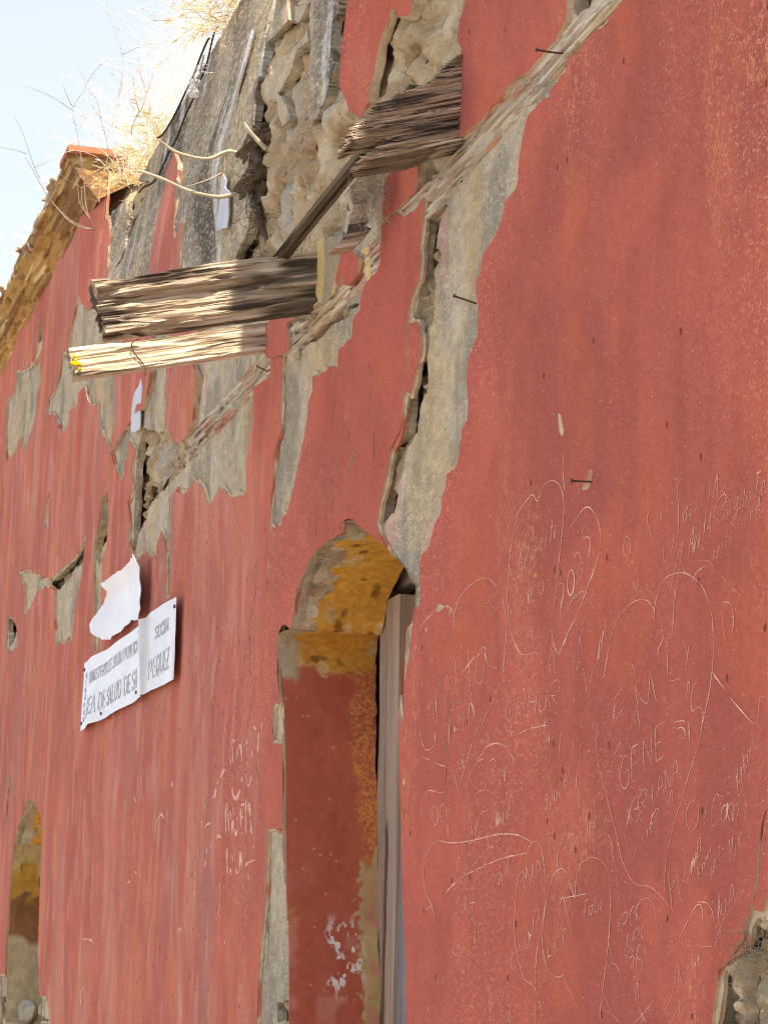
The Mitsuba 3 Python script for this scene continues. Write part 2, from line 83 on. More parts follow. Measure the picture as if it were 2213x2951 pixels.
SPLINTER=[[-5.9,-0.034,3.706],[-5.9,-0.089,3.722],[-5.9,-0.116,3.692],[-5.9,-0.142,3.652],[-5.9,-0.165,3.624],[-5.9,-0.133,3.63],[-5.9,-0.083,3.645],[-5.9,-0.052,3.676]]
STUB=[[-5.9,-0.107,3.822],[-5.9,-0.074,3.868],[-5.9,-0.037,3.884],[-5.9,-0.025,3.841],[-5.9,-0.041,3.807],[-5.9,-0.054,3.787],[-5.9,-0.06,3.758],[-5.9,-0.05,3.722],[-5.9,-0.075,3.701],[-5.9,-0.111,3.688],[-5.9,-0.105,3.73],[-5.9,-0.097,3.763],[-5.9,-0.105,3.795]]
NAIL={"right":[0.0028,[-4.3484,0.0,2.647],[-4.3484,-0.045,2.6445]],"beam":[0.003,[-4.5329,0.0,3.6874],[-4.5329,-0.029,3.6857],[-4.5329,-0.0579,3.6866]],"strip":[0.003,[-5.1442,0.0,3.2649],[-5.1442,-0.045,3.2822]],"board":[0.003,[-7.3018,0.0,3.6387],[-7.3018,-0.0323,3.6614]]}
WIRES=[[[-8.737,-0.02,5.526],[-8.842,-0.02,5.507],[-8.924,-0.02,5.436],[-9.045,-0.02,5.393],[-9.139,-0.02,5.365],[-9.269,-0.02,5.343],[-9.396,-0.02,5.29],[-9.604,-0.02,5.262],[-9.745,-0.02,5.238],[-10.017,-0.02,5.265],[-10.398,-0.02,5.353]],[[-8.911,-0.02,5.543],[-9.071,-0.02,5.538],[-9.229,-0.02,5.494],[-9.397,-0.02,5.472],[-9.553,-0.02,5.458],[-9.752,-0.02,5.451],[-10.008,-0.02,5.493]],[[-7.581,-0.01,5.163],[-7.723,-0.01,5.151],[-7.816,-0.01,5.103],[-7.856,-0.01,5.026]]]
INSULATOR=[-8.853,-0.05,5.299]
STAPLE=[[-7.295,-0.441,3.715],[-7.295,-0.469,3.688],[-7.295,-0.452,3.657],[-7.295,-0.433,3.636],[-7.295,-0.418,3.588]]
LICHEN=[-7.295,-0.654,3.61]
TORN=[[-9.282,-0.02,3.355],[-9.409,-0.02,3.356],[-9.558,-0.02,3.344],[-9.788,-0.02,3.359],[-10.116,-0.02,3.364],[-10.081,-0.02,3.329],[-10.195,-0.02,3.276],[-10.384,-0.02,3.21],[-10.332,-0.02,3.166],[-10.156,-0.02,3.111],[-10.035,-0.02,3.102],[-9.767,-0.02,3.1],[-9.552,-0.02,3.115],[-9.335,-0.02,3.083],[-9.255,-0.02,3.106],[-9.239,-0.02,3.195],[-9.267,-0.02,3.331]]
SIGN={"top":[[-10.768,-0.015,3.084],[-10.549,-0.015,3.083],[-10.133,-0.015,3.068],[-9.749,-0.015,3.064],[-9.392,-0.015,3.067],[-9.188,-0.015,3.063],[-9.109,-0.015,3.081],[-8.902,-0.015,3.084],[-8.581,-0.015,3.064]],"bottom":[[-10.734,-0.015,2.756],[-10.17,-0.015,2.751],[-9.66,-0.015,2.752],[-9.344,-0.015,2.746],[-9.194,-0.015,2.746],[-9.049,-0.015,2.752],[-8.837,-0.015,2.746],[-8.588,-0.015,2.741]]}

# ------------------------------------------------------------------ materials
def lin(r, g, b):
    return [((c / 255) / 12.92 if c / 255 < .04045 else ((c / 255 + .055) / 1.055) ** 2.4) for c in (r, g, b)]

def two(key, b):
    scene[key] = {'type': 'twosided', 'b': b}

def mat(key, fn, bump=None, scale=1.0, eps=1e-3, rough=None):
    if rough is None:
        d = {'type': 'diffuse', 'reflectance': proc(fn)}
    else:
        d = {'type': 'principled', 'base_color': proc(fn), 'roughness': rough, 'specular': 0.25}
    if bump is not None:
        d = {'type': 'bumpmap', 'tex': proc(bump, eps=eps), 'scale': scale, 'b': d}
    two(key, d)

def sparkle(x, z, sx, sz, dens, seed=0.0):
    """small chips: 1 inside a few elongated cells"""
    d1, _, r = voronoi(x * sx + seed, z * sz)
    return smoothstep(0.30, 0.18, d1) * dr.select(r > 1 - dens, 1.0, 0.0)

def red_wall(p, n, uv):
    x, z = p.x, p.z
    left = smoothstep(-6.4, -8.2, x)                                   # the older, more washed coat on the far part of the wall
    wx, wz = x + .10 * noise(x * 3., z * 3., 1.), z + .12 * noise(x * 3., z * 3., 2.)
    big = fbm(wx * 1.1, wz * 0.7, 3.0, 4)
    streak = fbm(wx * 7.0, wz * 1.1, 1.0, 4)
    cloud = fbm(wx * 5.0, wz * 4.0, 7.0, 4)
    brush = noise((x * 0.55 + z) * 90.0, (z - x * 0.55) * 9.0, 4.0)
    c = mix(lin(178, 99, 87), lin(169, 94, 84), smoothstep(.36, .64, streak))
    c = mix(c, lin(186, 104, 89), smoothstep(.46, .70, cloud) * .8)
    c = mix(c, lin(158, 90, 82), smoothstep(.46, .66, big) * .4)
    c = mix(c, lin(192, 106, 78), smoothstep(.58, .76, fbm(wx * 3.4, wz * 2.4, 11.0, 5)) * .42)   # orange undercoat showing
    c = mix(c, lin(196, 134, 119), left * (.24 + .5 * smoothstep(.48, .76, fbm(wx * 6.0, wz * 1.4, 23.0, 4))))
    c = mix(c, lin(164, 122, 117), left * .5 * smoothstep(.56, .78, fbm(wx * 6.0, wz * 1.0, 31.0, 4)))
    c = mix(c, lin(208, 134, 102), left * .45 * smoothstep(.56, .74, fbm(wx * 8.0, wz * 1.8, 41.0, 4)))
    c = mix(c, lin(208, 164, 150), left * .34 * smoothstep(.58, .80, fbm(wx * 16.0, wz * 4.5, 45.0, 4)))
    c = c * (0.86 + 0.07 * noise(x * 60.0, z * 22.0, 2.0) + 0.05 * brush + .17 * noise(x * 150. + z * 60., z * 240., 7.))
    worn = smoothstep(.48, .70, fbm(wx * 1.6, wz * 1.1, 51.0, 4))
    g = .55 * noise(x * 120.0, z * 170.0, 5.0) + .45 * noise(x * 260. + z * 90., z * 330., 6.)
    c = mix(c, lin(216, 150, 128), smoothstep(.60, .82, g) * (.06 + .6 * worn))
    yel = smoothstep(.58, .74, fbm(wx * 3.4, wz * 1.5, 61.0, 4))
    c = mix(c, lin(210, 152, 108), smoothstep(.52, .80, .6 * noise(x * 150.0, z * 70.0, 8.0) + .4 * noise(x * 300., z * 240., 9.)) * yel * .6)
    c = mix(c, lin(222, 182, 164), sparkle(x, z, 170., 120., .014) * .8)
    return mix(c, lin(104, 58, 50), sparkle(x, z, 42., 30., .008, 40.) * .75)

def red_bump(p, n, uv):
    return 1.3 * fbm(p.x * 7., p.z * 9., 5., 2) + fbm(p.x * 30., p.z * 38., 0., 3) + .25 * noise((p.x * .55 + p.z) * 110., (p.z - p.x * .55) * 14., 3.) + .3 * noise(p.x * 170., p.z * 190., 1.)
mat('red_paint', red_wall, red_bump, 0.0016, 1.5e-3)

def ochre(p, n, uv):
    x, y, z = p.x, p.y, p.z
    f = fbm(x * 7., y * 9., z * 9., 3)
    c = mix(lin(216, 164, 70), lin(198, 148, 72), f)
    c = mix(c, lin(206, 180, 134), smoothstep(.55, .68, fbm(x * 9. + 5., y * 16., z * 9., 4)) * .85)
    c = mix(c, lin(120, 84, 44), smoothstep(.62, .75, fbm(x * 16., y * 20., z * 16. + 8., 3)) * .8)
    return c * (.82 + .36 * noise(x * 80., y * 80., z * 80.))
mat('ochre_plaster', ochre, lambda p, n, uv: fbm(p.x * 24., p.y * 30., p.z * 24., 3), .006, 2e-3)

def jamb_paint(p, n, uv):
    y, z = p.y, p.z
    c = mix(lin(188, 102, 80), lin(168, 88, 70), fbm(y * 12., z * 5., p.x * 8., 4))
    pat = fbm(y * 9., z * 5., p.x * 6. + 3., 3)
    c = mix(c, lin(210, 146, 78), smoothstep(.46, .66, pat + .50 * smoothstep(.20, .31, y) - .14) * smoothstep(.30, .70, .6 * noise(y * 150., z * 130., p.x * 90.) + .4 * noise(y * 330., z * 300.)) * .95)
    c = mix(c, lin(186, 164, 118), smoothstep(.235, .255, y + .05 * (fbm(y * 3., z * 7., 5., 3) - .5) + .07 * (fbm(y * 80., z * 70., 15., 3) - .5)) * smoothstep(2.02, 1.96, z + .2 * (fbm(y * 30., z * 14., 25., 4) - .5)) * .9)
    c = mix(c, lin(192, 126, 108), smoothstep(.48, .62, fbm(y * 14., z * 11., 9., 3)) * smoothstep(2.0, 1.75, z + .1 * noise(y * 9., z * 3.)) * .75)
    flake = smoothstep(.46, .52, fbm(y * 34., z * 20., 19., 4)) * smoothstep(.34, .40, noise(y * 110., z * 60.)) * smoothstep(.15, .06, dr.abs(z - 1.68)) * smoothstep(.11, .16, y) * smoothstep(.27, .23, y)
    c = mix(c, lin(226, 220, 212), flake * .95)
    c = mix(c, lin(204, 160, 116), sparkle(y, z, 60., 50., .03) * .7)
    c = c * (.84 + .32 * fbm(y * 55., z * 45., p.x * 50., 4))
    top = z + .10 * (fbm(y * 6., z * 6., 71., 4) - .5) + .05 * (fbm(y * 60., z * 60., 73., 3) - .5)
    c = mix(c, ochre(p, n, uv), smoothstep(2.585, 2.61, top))
    return mix(c, mi.Color3f(lin(178, 160, 130)) * (.7 + .6 * fbm(y * 40., z * 40., 3., 4)), smoothstep(.075, .055, y + .08 * (fbm(y * 9., z * 9., 75., 4) - .5)) * smoothstep(2.53, 2.57, top))
mat('jamb_paint', jamb_paint, lambda p, n, uv: fbm(p.y * 30., p.z * 26., p.x * 20., 3), .004, 2e-3)

def pale_ochre(p, n, uv):
    c = mix(lin(218, 194, 132), lin(196, 172, 122), fbm(p.x * 8., p.z * 5., 2., 3))
    c = mix(c, lin(150, 142, 126), smoothstep(.48, .62, fbm(p.x * 7., p.z * 3., 12., 3)) * .8)
    return c * (.86 + .28 * noise(p.x * 110., p.z * 120.))
mat('pale_ochre', pale_ochre)
def ochre_worn(p, n, uv):
    x, y, z = p.x, p.y, p.z
    c = mix(lin(186, 152, 94), lin(160, 126, 80), fbm(x * 2., y * 9., z * 9., 3))
    c = mix(c, lin(128, 98, 74), smoothstep(.42, .58, fbm(x * .8, y * 22., z * 22., 4)) * .85)
    c = mix(c, lin(110, 84, 64), smoothstep(.56, .68, fbm(x * 1.2, y * 34. + 4., z * 34., 4)) * .7)
    c = mix(c, lin(216, 194, 146), smoothstep(.60, .72, fbm(x * 1.4 + 9., y * 24., z * 24., 3)) * .7)
    return c * (.86 + .28 * noise(x * 40., y * 90., z * 90.))
mat('cornice_plaster', ochre_worn, lambda p, n, uv: fbm(p.x * 12., p.y * 30., p.z * 30., 3), .01, 3e-3)

def mud(p, n, uv):
    x, y, z = p.x, p.y, p.z
    f = fbm(x * 3.0, y * 3., z * 3.0, 4)
    c = mix(lin(190, 172, 142), lin(160, 140, 112), smoothstep(.3, .7, f))
    c = mix(c, lin(206, 194, 168), smoothstep(.52, .70, fbm(x * 8. + 3., y * 8., z * 8., 4)) * .7)
    c = mix(c, lin(134, 114, 92), smoothstep(.56, .74, fbm(x * 11., y * 11. + 7., z * 11., 4)) * .7)
    c = mix(c, lin(172, 168, 160), smoothstep(.58, .70, fbm(x * 3.6, y * 4., z * 2.4 + 4., 3)) * .75)
    g = .5 * noise(x * 120., y * 120., z * 120.) + .5 * noise(x * 290., y * 290., z * 290.)
    c = mix(c, lin(222, 214, 196), smoothstep(.64, .84, g) * .6)
    return mix(c, lin(96, 84, 70), smoothstep(.36, .16, g) * .6)
mat('mud', mud, lambda p, n, uv: fbm(p.x * 22., p.y * 22., p.z * 22., 5), .022, 2e-3)

def beige(p, n, uv):
    x, z = p.x, p.z
    c = mix(lin(194, 182, 160), lin(172, 160, 140), fbm(x * 5., z * 3., 2., 4))
    c = mix(c, lin(136, 130, 118), smoothstep(.48, .68, fbm(x * 7., z * 3.2, 12., 4)) * .7)
    c = mix(c, lin(188, 168, 128), smoothstep(.56, .72, fbm(x * 6., z * 2., 22., 3)) * .6)
    c = mix(c, lin(204, 158, 146), smoothstep(.66, .76, fbm(x * 6., z * 3., 32., 3)) * .5)
    g = .5 * noise(x * 110., z * 150., p.y * 100.) + .5 * noise(x * 260., z * 330., 3.)
    c = mix(c, lin(222, 216, 202), smoothstep(.62, .84, g) * .6)
    c = mix(c, lin(104, 98, 90), smoothstep(.36, .16, g) * .65)
    return c * (.86 + .28 * noise(x * 30., z * 40., 6.))
mat('bare_render', beige, lambda p, n, uv: fbm(p.x * 40., p.z * 34., p.y * 20., 3) + .5 * noise(p.x * 130., p.z * 140., 3.), .009, 1.5e-3)

def lichen_grey(p, n, uv):
    x, z = p.x, p.z
    wx = x + .25 * noise(x * 2., z * 2.5, 5.)
    s = fbm(wx * 4., z * 1.5, 2., 5)
    c = mix(lin(176, 164, 146), lin(142, 132, 118), smoothstep(.36, .60, s))
    c = mix(c, lin(88, 83, 76), smoothstep(.50, .68, fbm(wx * 3.6, z * 1.3, 17., 5)) * .8)
    c = mix(c, lin(178, 164, 134), smoothstep(.54, .68, fbm(wx * 4., z * 1.2, 27., 4)) * .75)
    c = mix(c, lin(208, 210, 212), smoothstep(.62, .76, fbm(wx * 7., z * 2.2, 37., 4)) * .6)
    g = .4 * noise(x * 40., z * 80., 9.) + .6 * noise(x * 110., z * 190., 8.)
    c = mix(c, lin(210, 202, 184), smoothstep(.56, .80, g) * .6)
    c = mix(c, lin(62, 62, 62), smoothstep(.40, .18, g) * .55)
    return c * (.84 + .32 * noise(x * 20., z * 40., 6.))
mat('lichen_render', lichen_grey, lambda p, n, uv: fbm(p.x * 26., p.z * 30., p.y * 20., 3) + .5 * noise(p.x * 70., p.z * 90., 3.), .005, 2.5e-3)

def broken_plaster(p, n, uv):
    c = mix(lin(204, 188, 162), lin(174, 150, 124), fbm(p.x * 20., p.y * 40., p.z * 20., 3)) * (.85 + .3 * noise(p.x * 120., p.y * 120., p.z * 150.))
    return mix(c, lin(176, 92, 66), smoothstep(.55, .7, fbm(p.x * 9., p.y * 60., p.z * 9., 2)) * .8)
mat('broken_plaster', broken_plaster)

def scratch(p, n, uv):
    return mix(lin(230, 192, 176), lin(212, 152, 132), noise(p.x * 60., p.z * 60.)) * (.85 + .3 * noise(p.x * 300., p.z * 300.))
mat('scratched_plaster', scratch)

def wood_fn(light, mid, dark, slope, cover, dens=70., big_dark=.0):
    def f(p, n, uv):
        rot = big_dark
        a = p.y * .97 + p.z * slope
        b = p.z - slope * p.y
        g = fbm(a * 5.0, b * dens, p.x * dens, 4)
        c = mix(lin(*light), lin(*mid), smoothstep(.30, .60, g))
        c = mix(c, lin(*dark), smoothstep(cover, cover + .16, fbm(a * 4.5 + 5., b * dens * .5, p.x * 40., 4)))
        if rot:
            c = mix(c, lin(*dark), smoothstep(.50, .60, fbm(a * 2.2, b * 16., p.x * 9. + 2., 4)) * rot)
        return c * (.78 + .44 * noise(a * 14., b * 260., p.x * 260.))
    return f
def wood_bump(slope, dens=120.):
    return lambda p, n, uv: fbm((p.y * .97 + p.z * slope) * 4., (p.z - slope * p.y) * dens, p.x * dens, 3)
mat('log_wood', wood_fn((206, 194, 174), (168, 152, 132), (78, 70, 64), .24, .52, 70., .85), wood_bump(.24), .012, 1e-3)
mat('board_wood', wood_fn((228, 220, 202), (202, 186, 160), (86, 74, 64), .24, .60, 70., .5), wood_bump(.24), .008, 1e-3)
mat('gap_shaded_heart', wood_fn((146, 130, 112), (108, 96, 84), (62, 56, 51), .30, .50, 110.), wood_bump(.30), .006, 1e-3)  # heart wood darkened: shade of the gaps between fibres painted in
mat('splinter_wood', wood_fn((208, 194, 172), (164, 148, 130), (88, 80, 72), .30, .50, 110.), wood_bump(.30), .010, 1e-3)

def plate_fn(p, n, uv):
    x, z = p.x, p.z
    g = fbm(x * 2.4, z * 75., p.y * 75., 3)
    c = mix(lin(206, 198, 184), lin(170, 154, 136), smoothstep(.34, .66, g))
    c = mix(c, lin(96, 74, 58), smoothstep(.58, .70, fbm(x * 3.0 + 4., z * 60., p.y * 60., 3)) * .85)
    c = mix(c, lin(190, 160, 120), smoothstep(.55, .7, fbm(x * 2., z * 9., 4., 3)) * .6)
    c = mix(c, lin(176, 106, 84), smoothstep(.62, .72, fbm(x * 5., z * 16., 14., 3)) * .55)
    return c * (.8 + .4 * noise(x * 9., z * 240., 5.))
mat('plate_wood', plate_fn, lambda p, n, uv: fbm(p.x * 3.5, p.z * 110., p.y * 90., 3), .008, 1e-3)
def batten_fn(p, n, uv):
    return mix(lin(112, 100, 84), lin(58, 52, 46), smoothstep(.35, .65, fbm(p.x * 2.5, p.z * 90., p.y * 90., 3))) * (.8 + .4 * noise(p.x * 12., p.z * 250., p.y * 250.))
mat('batten_wood', batten_fn, lambda p, n, uv: fbm(p.x * 4., p.z * 120., p.y * 120., 3), .003, 1e-3)
def door_fn(p, n, uv):
    x, z = p.x, p.z
    c = mix(lin(180, 164, 150), lin(146, 126, 112), fbm(x * 40., z * 1.4, p.y * 40., 3))
    st = smoothstep(.020, .012, dr.abs(x + 6.800 + .03 * (noise(z * 3., 1.) - .5) + .008 * noise(z * 30., 2.))) * smoothstep(2.20, 2.10, z + .1 * noise(z * 9., x * 40.))
    c = mix(c, lin(88, 66, 62), st * .9)
    return c * (.82 + .36 * noise(x * 160., z * 4., p.y * 160.))
mat('door_post_wood', door_fn, lambda p, n, uv: fbm(p.x * 90., p.z * 3., p.y * 90., 3), .002, 1e-3)
def leaf_fn(p, n, uv):
    c = mix(lin(150, 148, 152), lin(108, 104, 106), fbm(p.x * 22., p.z * 2.2, 3., 3))
    return mix(c, lin(70, 64, 64), smoothstep(.6, .75, fbm(p.x * 12., p.z * 3., 8., 3)) * .6) * (.85 + .3 * noise(p.x * 120., p.z * 6.))
mat('door_leaf_wood', leaf_fn, lambda p, n, uv: fbm(p.x * 70., p.z * 4., 0., 3), .002, 1e-3)
def tile_fn(p, n, uv):
    c = mix(lin(206, 198, 184), lin(190, 160, 130), fbm(p.x * 6., p.y * 8., p.z * 8., 3))
    return mix(c, lin(110, 104, 96), smoothstep(.55, .7, fbm(p.x * 9., p.y * 9. + 4., p.z * 9., 3)) * .8) * (.85 + .3 * noise(p.x * 70., p.y * 70., p.z * 70.))
mat('roof_clay', tile_fn)
def brick_fn(p, n, uv):
    return mix(lin(186, 128, 98), lin(164, 108, 82), fbm(p.x * 14., p.y * 14., p.z * 14., 3)) * (.85 + .3 * noise(p.x * 90., p.y * 90., p.z * 90.))
mat('brick', brick_fn, lambda p, n, uv: fbm(p.x * 60., p.y * 60., p.z * 60., 2), .002)
def stone_fn(p, n, uv):
    c = mix(lin(176, 166, 146), lin(140, 134, 122), fbm(p.x * 9., p.y * 9., p.z * 9., 3))
    return mix(c, lin(186, 166, 132), smoothstep(.5, .65, fbm(p.x * 14. + 3., p.y * 14., p.z * 14., 3)) * .8) * (.82 + .36 * noise(p.x * 110., p.y * 110., p.z * 110.))
mat('rubble_stone', stone_fn, lambda p, n, uv: fbm(p.x * 30., p.y * 30., p.z * 30., 5), .016)
two('dark_room', {'type': 'diffuse', 'reflectance': {'type': 'rgb', 'value': [.42, .38, .33]}})
two('rust', {'type': 'principled', 'base_color': {'type': 'rgb', 'value': lin(84, 58, 50)}, 'roughness': .7, 'metallic': .2})
two('black_rubber', {'type': 'diffuse', 'reflectance': {'type': 'rgb', 'value': [.035, .033, .032]}})
two('wire', {'type': 'principled', 'base_color': {'type': 'rgb', 'value': [.45, .45, .46]}, 'roughness': .45, 'metallic': .6})
two('ceramic', {'type': 'principled', 'base_color': {'type': 'rgb', 'value': [.8, .81, .82]}, 'roughness': .15, 'specular': .5})
two('branch_bark', {'type': 'diffuse', 'reflectance': proc(lambda p, n, uv: mix(lin(216, 204, 184), lin(150, 132, 110), fbm(p.x * 60., p.y * 18., p.z * 60., 3)))})
two('knot_bark', {'type': 'diffuse', 'reflectance': proc(lambda p, n, uv: mix(lin(110, 98, 84), lin(62, 54, 46), fbm(p.x * 30., p.y * 30., p.z * 30., 3)))})
two('straw', {'type': 'diffuse', 'reflectance': proc(lambda p, n, uv: mix(lin(242, 226, 186), lin(222, 198, 150), noise(p.x * 40., p.y * 40., p.z * 20.)))})
two('backlit_straw', {'type': 'diffuse', 'reflectance': proc(lambda p, n, uv: mix(lin(250, 244, 238), lin(232, 218, 204), noise(p.x * 40., p.y * 40., p.z * 20.)))})  # dry straw, whitened further to paint in the backlight through the stems
two('brown_stem', {'type': 'diffuse', 'reflectance': proc(lambda p, n, uv: mix(lin(190, 166, 136), lin(130, 112, 94), noise(p.x * 40., p.y * 40., p.z * 9.)))})
two('dark_stem', {'type': 'diffuse', 'reflectance': {'type': 'rgb', 'value': lin(142, 132, 126)}})
two('root_hair', {'type': 'diffuse', 'reflectance': proc(lambda p, n, uv: mix(lin(196, 186, 170), lin(140, 126, 108), noise(p.x * 40., p.y * 40., p.z * 20.)))})
def vinyl(p, n, uv):
    c = mix(lin(224, 228, 236), lin(204, 208, 218), fbm(p.x * 3., p.z * 4., 1., 3))
    return mix(c, lin(176, 170, 160), smoothstep(.62, .74, fbm(p.x * 7., p.z * 2.5, 9., 3)) * .5)
two('vinyl', {'type': 'principled', 'base_color': proc(vinyl), 'roughness': .45, 'specular': .4})
two('print_grey', {'type': 'diffuse', 'reflectance': proc(lambda p, n, uv: mix(lin(184, 187, 195), lin(212, 214, 220), smoothstep(.46, .60, fbm(p.x * 14., p.z * 50., 4., 3))))})
two('print_blue', {'type': 'diffuse', 'reflectance': {'type': 'rgb', 'value': lin(150, 156, 205)}})
two('whitewash', {'type': 'diffuse', 'reflectance': proc(lambda p, n, uv: mix(lin(214, 216, 224), lin(176, 182, 200), fbm(p.x * 9., p.z * 3., 4., 3)))})
two('lichen_yellow', {'type': 'diffuse', 'reflectance': {'type': 'rgb', 'value': lin(206, 180, 16)}})
two('paving', {'type': 'diffuse', 'reflectance': proc(lambda p, n, uv: mix(lin(166, 160, 152), lin(142, 138, 132), fbm(p.x * .8, p.y * .8, 0., 3)))})

# ------------------------------------------------------------------ helpers
_n = {}
def key_for(name):
    k = _n.get(name, -1) + 1
    _n[name] = k
    return name if k == 0 else f'{name}_{k:03d}'

def put(name, mesh, m, smooth=35, label=None, cat=None, group=None, kind=None):
    key = key_for(name)
    scene[key] = mikit.ply(mesh, m, smooth=smooth)
    d = {a: b for a, b in (('label', label), ('category', cat), ('group', group), ('kind', kind)) if b}
    if d:
        labels[key] = d
    return key

def thing(name, label, cat, group=None):
    key = key_for(name)
    labels[key] = {'label': label, 'category': cat, **({'group': group} if group else {})}
    return key

def tm(v, f):
    return trimesh.Trimesh(np.asarray(v, float), np.asarray(f, int), process=False)

def polys(g):
    g = g if g.is_valid else shapely.make_valid(g)
    return [q for q in getattr(g, 'geoms', [g]) if q.geom_type == 'Polygon' and q.area > 2e-4] if g.geom_type != 'Polygon' else [g]

def P(pts):
    return unary_union(polys(Polygon(pts)))

def tube(points, r, sides=6, caps=True):
    p = np.asarray(points, float)
    r = np.broadcast_to(np.asarray(r, float), (len(p),))
    t = np.gradient(p, axis=0)
    t /= np.linalg.norm(t, axis=1, keepdims=True) + 1e-12
    ref = np.where(np.abs(t[:, 2:]) < .9, [0, 0, 1.], [1., 0, 0])
    a = np.cross(t, ref); a /= np.linalg.norm(a, axis=1, keepdims=True) + 1e-12
    b = np.cross(t, a)
    ang = np.arange(sides) * 2 * np.pi / sides
    v = p[:, None] + r[:, None, None] * (np.cos(ang)[None, :, None] * a[:, None] + np.sin(ang)[None, :, None] * b[:, None])
    i, j = np.meshgrid(np.arange(len(p) - 1), np.arange(sides), indexing='ij')
    q = np.stack([i * sides + j, i * sides + (j + 1) % sides, (i + 1) * sides + (j + 1) % sides, (i + 1) * sides + j], -1).reshape(-1, 4)
    f = np.vstack([q[:, [0, 1, 2]], q[:, [0, 2, 3]]])
    v = v.reshape(-1, 3)
    if caps:
        k = len(v); v = np.vstack([v, p[:1], p[-1:]])
        j = np.arange(sides); e = (len(p) - 1) * sides
        f = np.vstack([f, np.stack([(j + 1) % sides, j, j * 0 + k], 1), np.stack([e + j, e + (j + 1) % sides, j * 0 + k + 1], 1)])
    return tm(v, f)

def tubes(P_, R_, sides=3):
    """many open tubes of equal length at once: P_ (n, k, 3), R_ (n, k)"""
    t = np.gradient(P_, axis=1); t /= np.linalg.norm(t, axis=2, keepdims=True) + 1e-12
    a = np.cross(t, [.31, .77, .56]); a /= np.linalg.norm(a, axis=2, keepdims=True) + 1e-12
    b = np.cross(t, a)
    ang = np.arange(sides) * 2 * np.pi / sides
    v = P_[:, :, None] + R_[:, :, None, None] * (np.cos(ang)[:, None] * a[:, :, None] + np.sin(ang)[:, None] * b[:, :, None])
    n, k = P_.shape[:2]
    i, j = np.meshgrid(np.arange(k - 1), np.arange(sides), indexing='ij')
    q = np.stack([i * sides + j, i * sides + (j + 1) % sides, (i + 1) * sides + (j + 1) % sides, (i + 1) * sides + j], -1).reshape(-1, 4)
    q = (q[None] + (np.arange(n) * k * sides)[:, None, None]).reshape(-1, 4)
    return tm(v.reshape(-1, 3), np.vstack([q[:, [0, 1, 2]], q[:, [0, 2, 3]]]))

def spline(pts, n):
    p = np.asarray(pts, float)
    if len(p) < 3:
        return np.array([p[0] + (p[-1] - p[0]) * t for t in np.linspace(0, 1, max(n, 2))])
    from scipy.interpolate import CubicSpline, PchipInterpolator
    d = np.r_[0, np.cumsum(np.linalg.norm(np.diff(p, axis=0), axis=1) + 1e-9)]
    return PchipInterpolator(d, p)(np.linspace(0, d[-1], n)) if len(p) < 5 else CubicSpline(d, p)(np.linspace(0, d[-1], n))

def f3(x, z, k=1.0, kz=None, seed=0, octaves=3, y=0.0):
    kz = k if kz is None else kz
    return meshkit.fbm(np.stack([x * k, np.zeros_like(x) + y, z * kz], -1), octaves, seed)

def box_mesh(x0, x1, y0, y1, z0, z1, r=0.0):
    m = trimesh.creation.box(extents=(x1 - x0, y1 - y0, z1 - z0))
    m.apply_translation([(x0 + x1) / 2, (y0 + y1) / 2, (z0 + z1) / 2])
    return m

# ------------------------------------------------------------------ ground and the wall's form
GZ = 0.0
gx, gy = np.meshgrid(np.linspace(-600, 600, 25), np.linspace(-600, 600, 25), indexing='ij')
i, j = np.meshgrid(np.arange(24), np.arange(24), indexing='ij')
q = np.stack([i * 25 + j, (i + 1) * 25 + j, (i + 1) * 25 + j + 1, i * 25 + j + 1], -1).reshape(-1, 4)
put('ground', tm(np.stack([gx, gy, gx * 0], -1).reshape(-1, 3), np.vstack([q[:, [0, 1, 2]], q[:, [0, 2, 3]]])), 'paving', False, kind='structure')

X0, X1 = -17.0, 4.0
house = thing('adobe_house', 'old adobe house wall with peeling brick red paint over bare mud and grey render', 'house')

def sstep(a, b, x):
    t = np.clip((np.asarray(x, float) - a) / (b - a), 0, 1)
    return t * t * (3 - 2 * t)

def lean(x, z):
    """the broken wall head is worn back where the cornice has fallen"""
    return SETBACK * sstep(4.6, 5.6, z) * sstep(-11.6, -10.8, x) * sstep(-6.4, -7.2, x)
SETBACK = 0.115

def swell(x, z):
    """slow bulges of the wall face, metres, towards the street negative"""
    return .026 * (f3(x, z, .55, .8, 3) - .5) + .010 * (f3(x, z, 2.2, 1.8, 5) - .5) + .004 * (f3(x, z, 9., 5., 6) - .5)

def face(x, z):
    return swell(x, z) + lean(x, z)

DOORP, WINP = P(DOOR), P(WINDOW)
OPEN = unary_union([DOORP, WINP])
MUDP = unary_union([P(v) for v in MUD.values()]).difference(unary_union([P(v) for v in GREY_ADD.values()]))
rng = np.random.default_rng(11)

def crest(x):
    c = 5.60 + .05 * (f3(x, x * 0, 1.6, seed=21) - .5) * 2 + .03 * (f3(x, x * 0, 7., seed=22) - .5) * 2
    return np.where((x < -11.25) | (x > -5.74), 5.80, c)

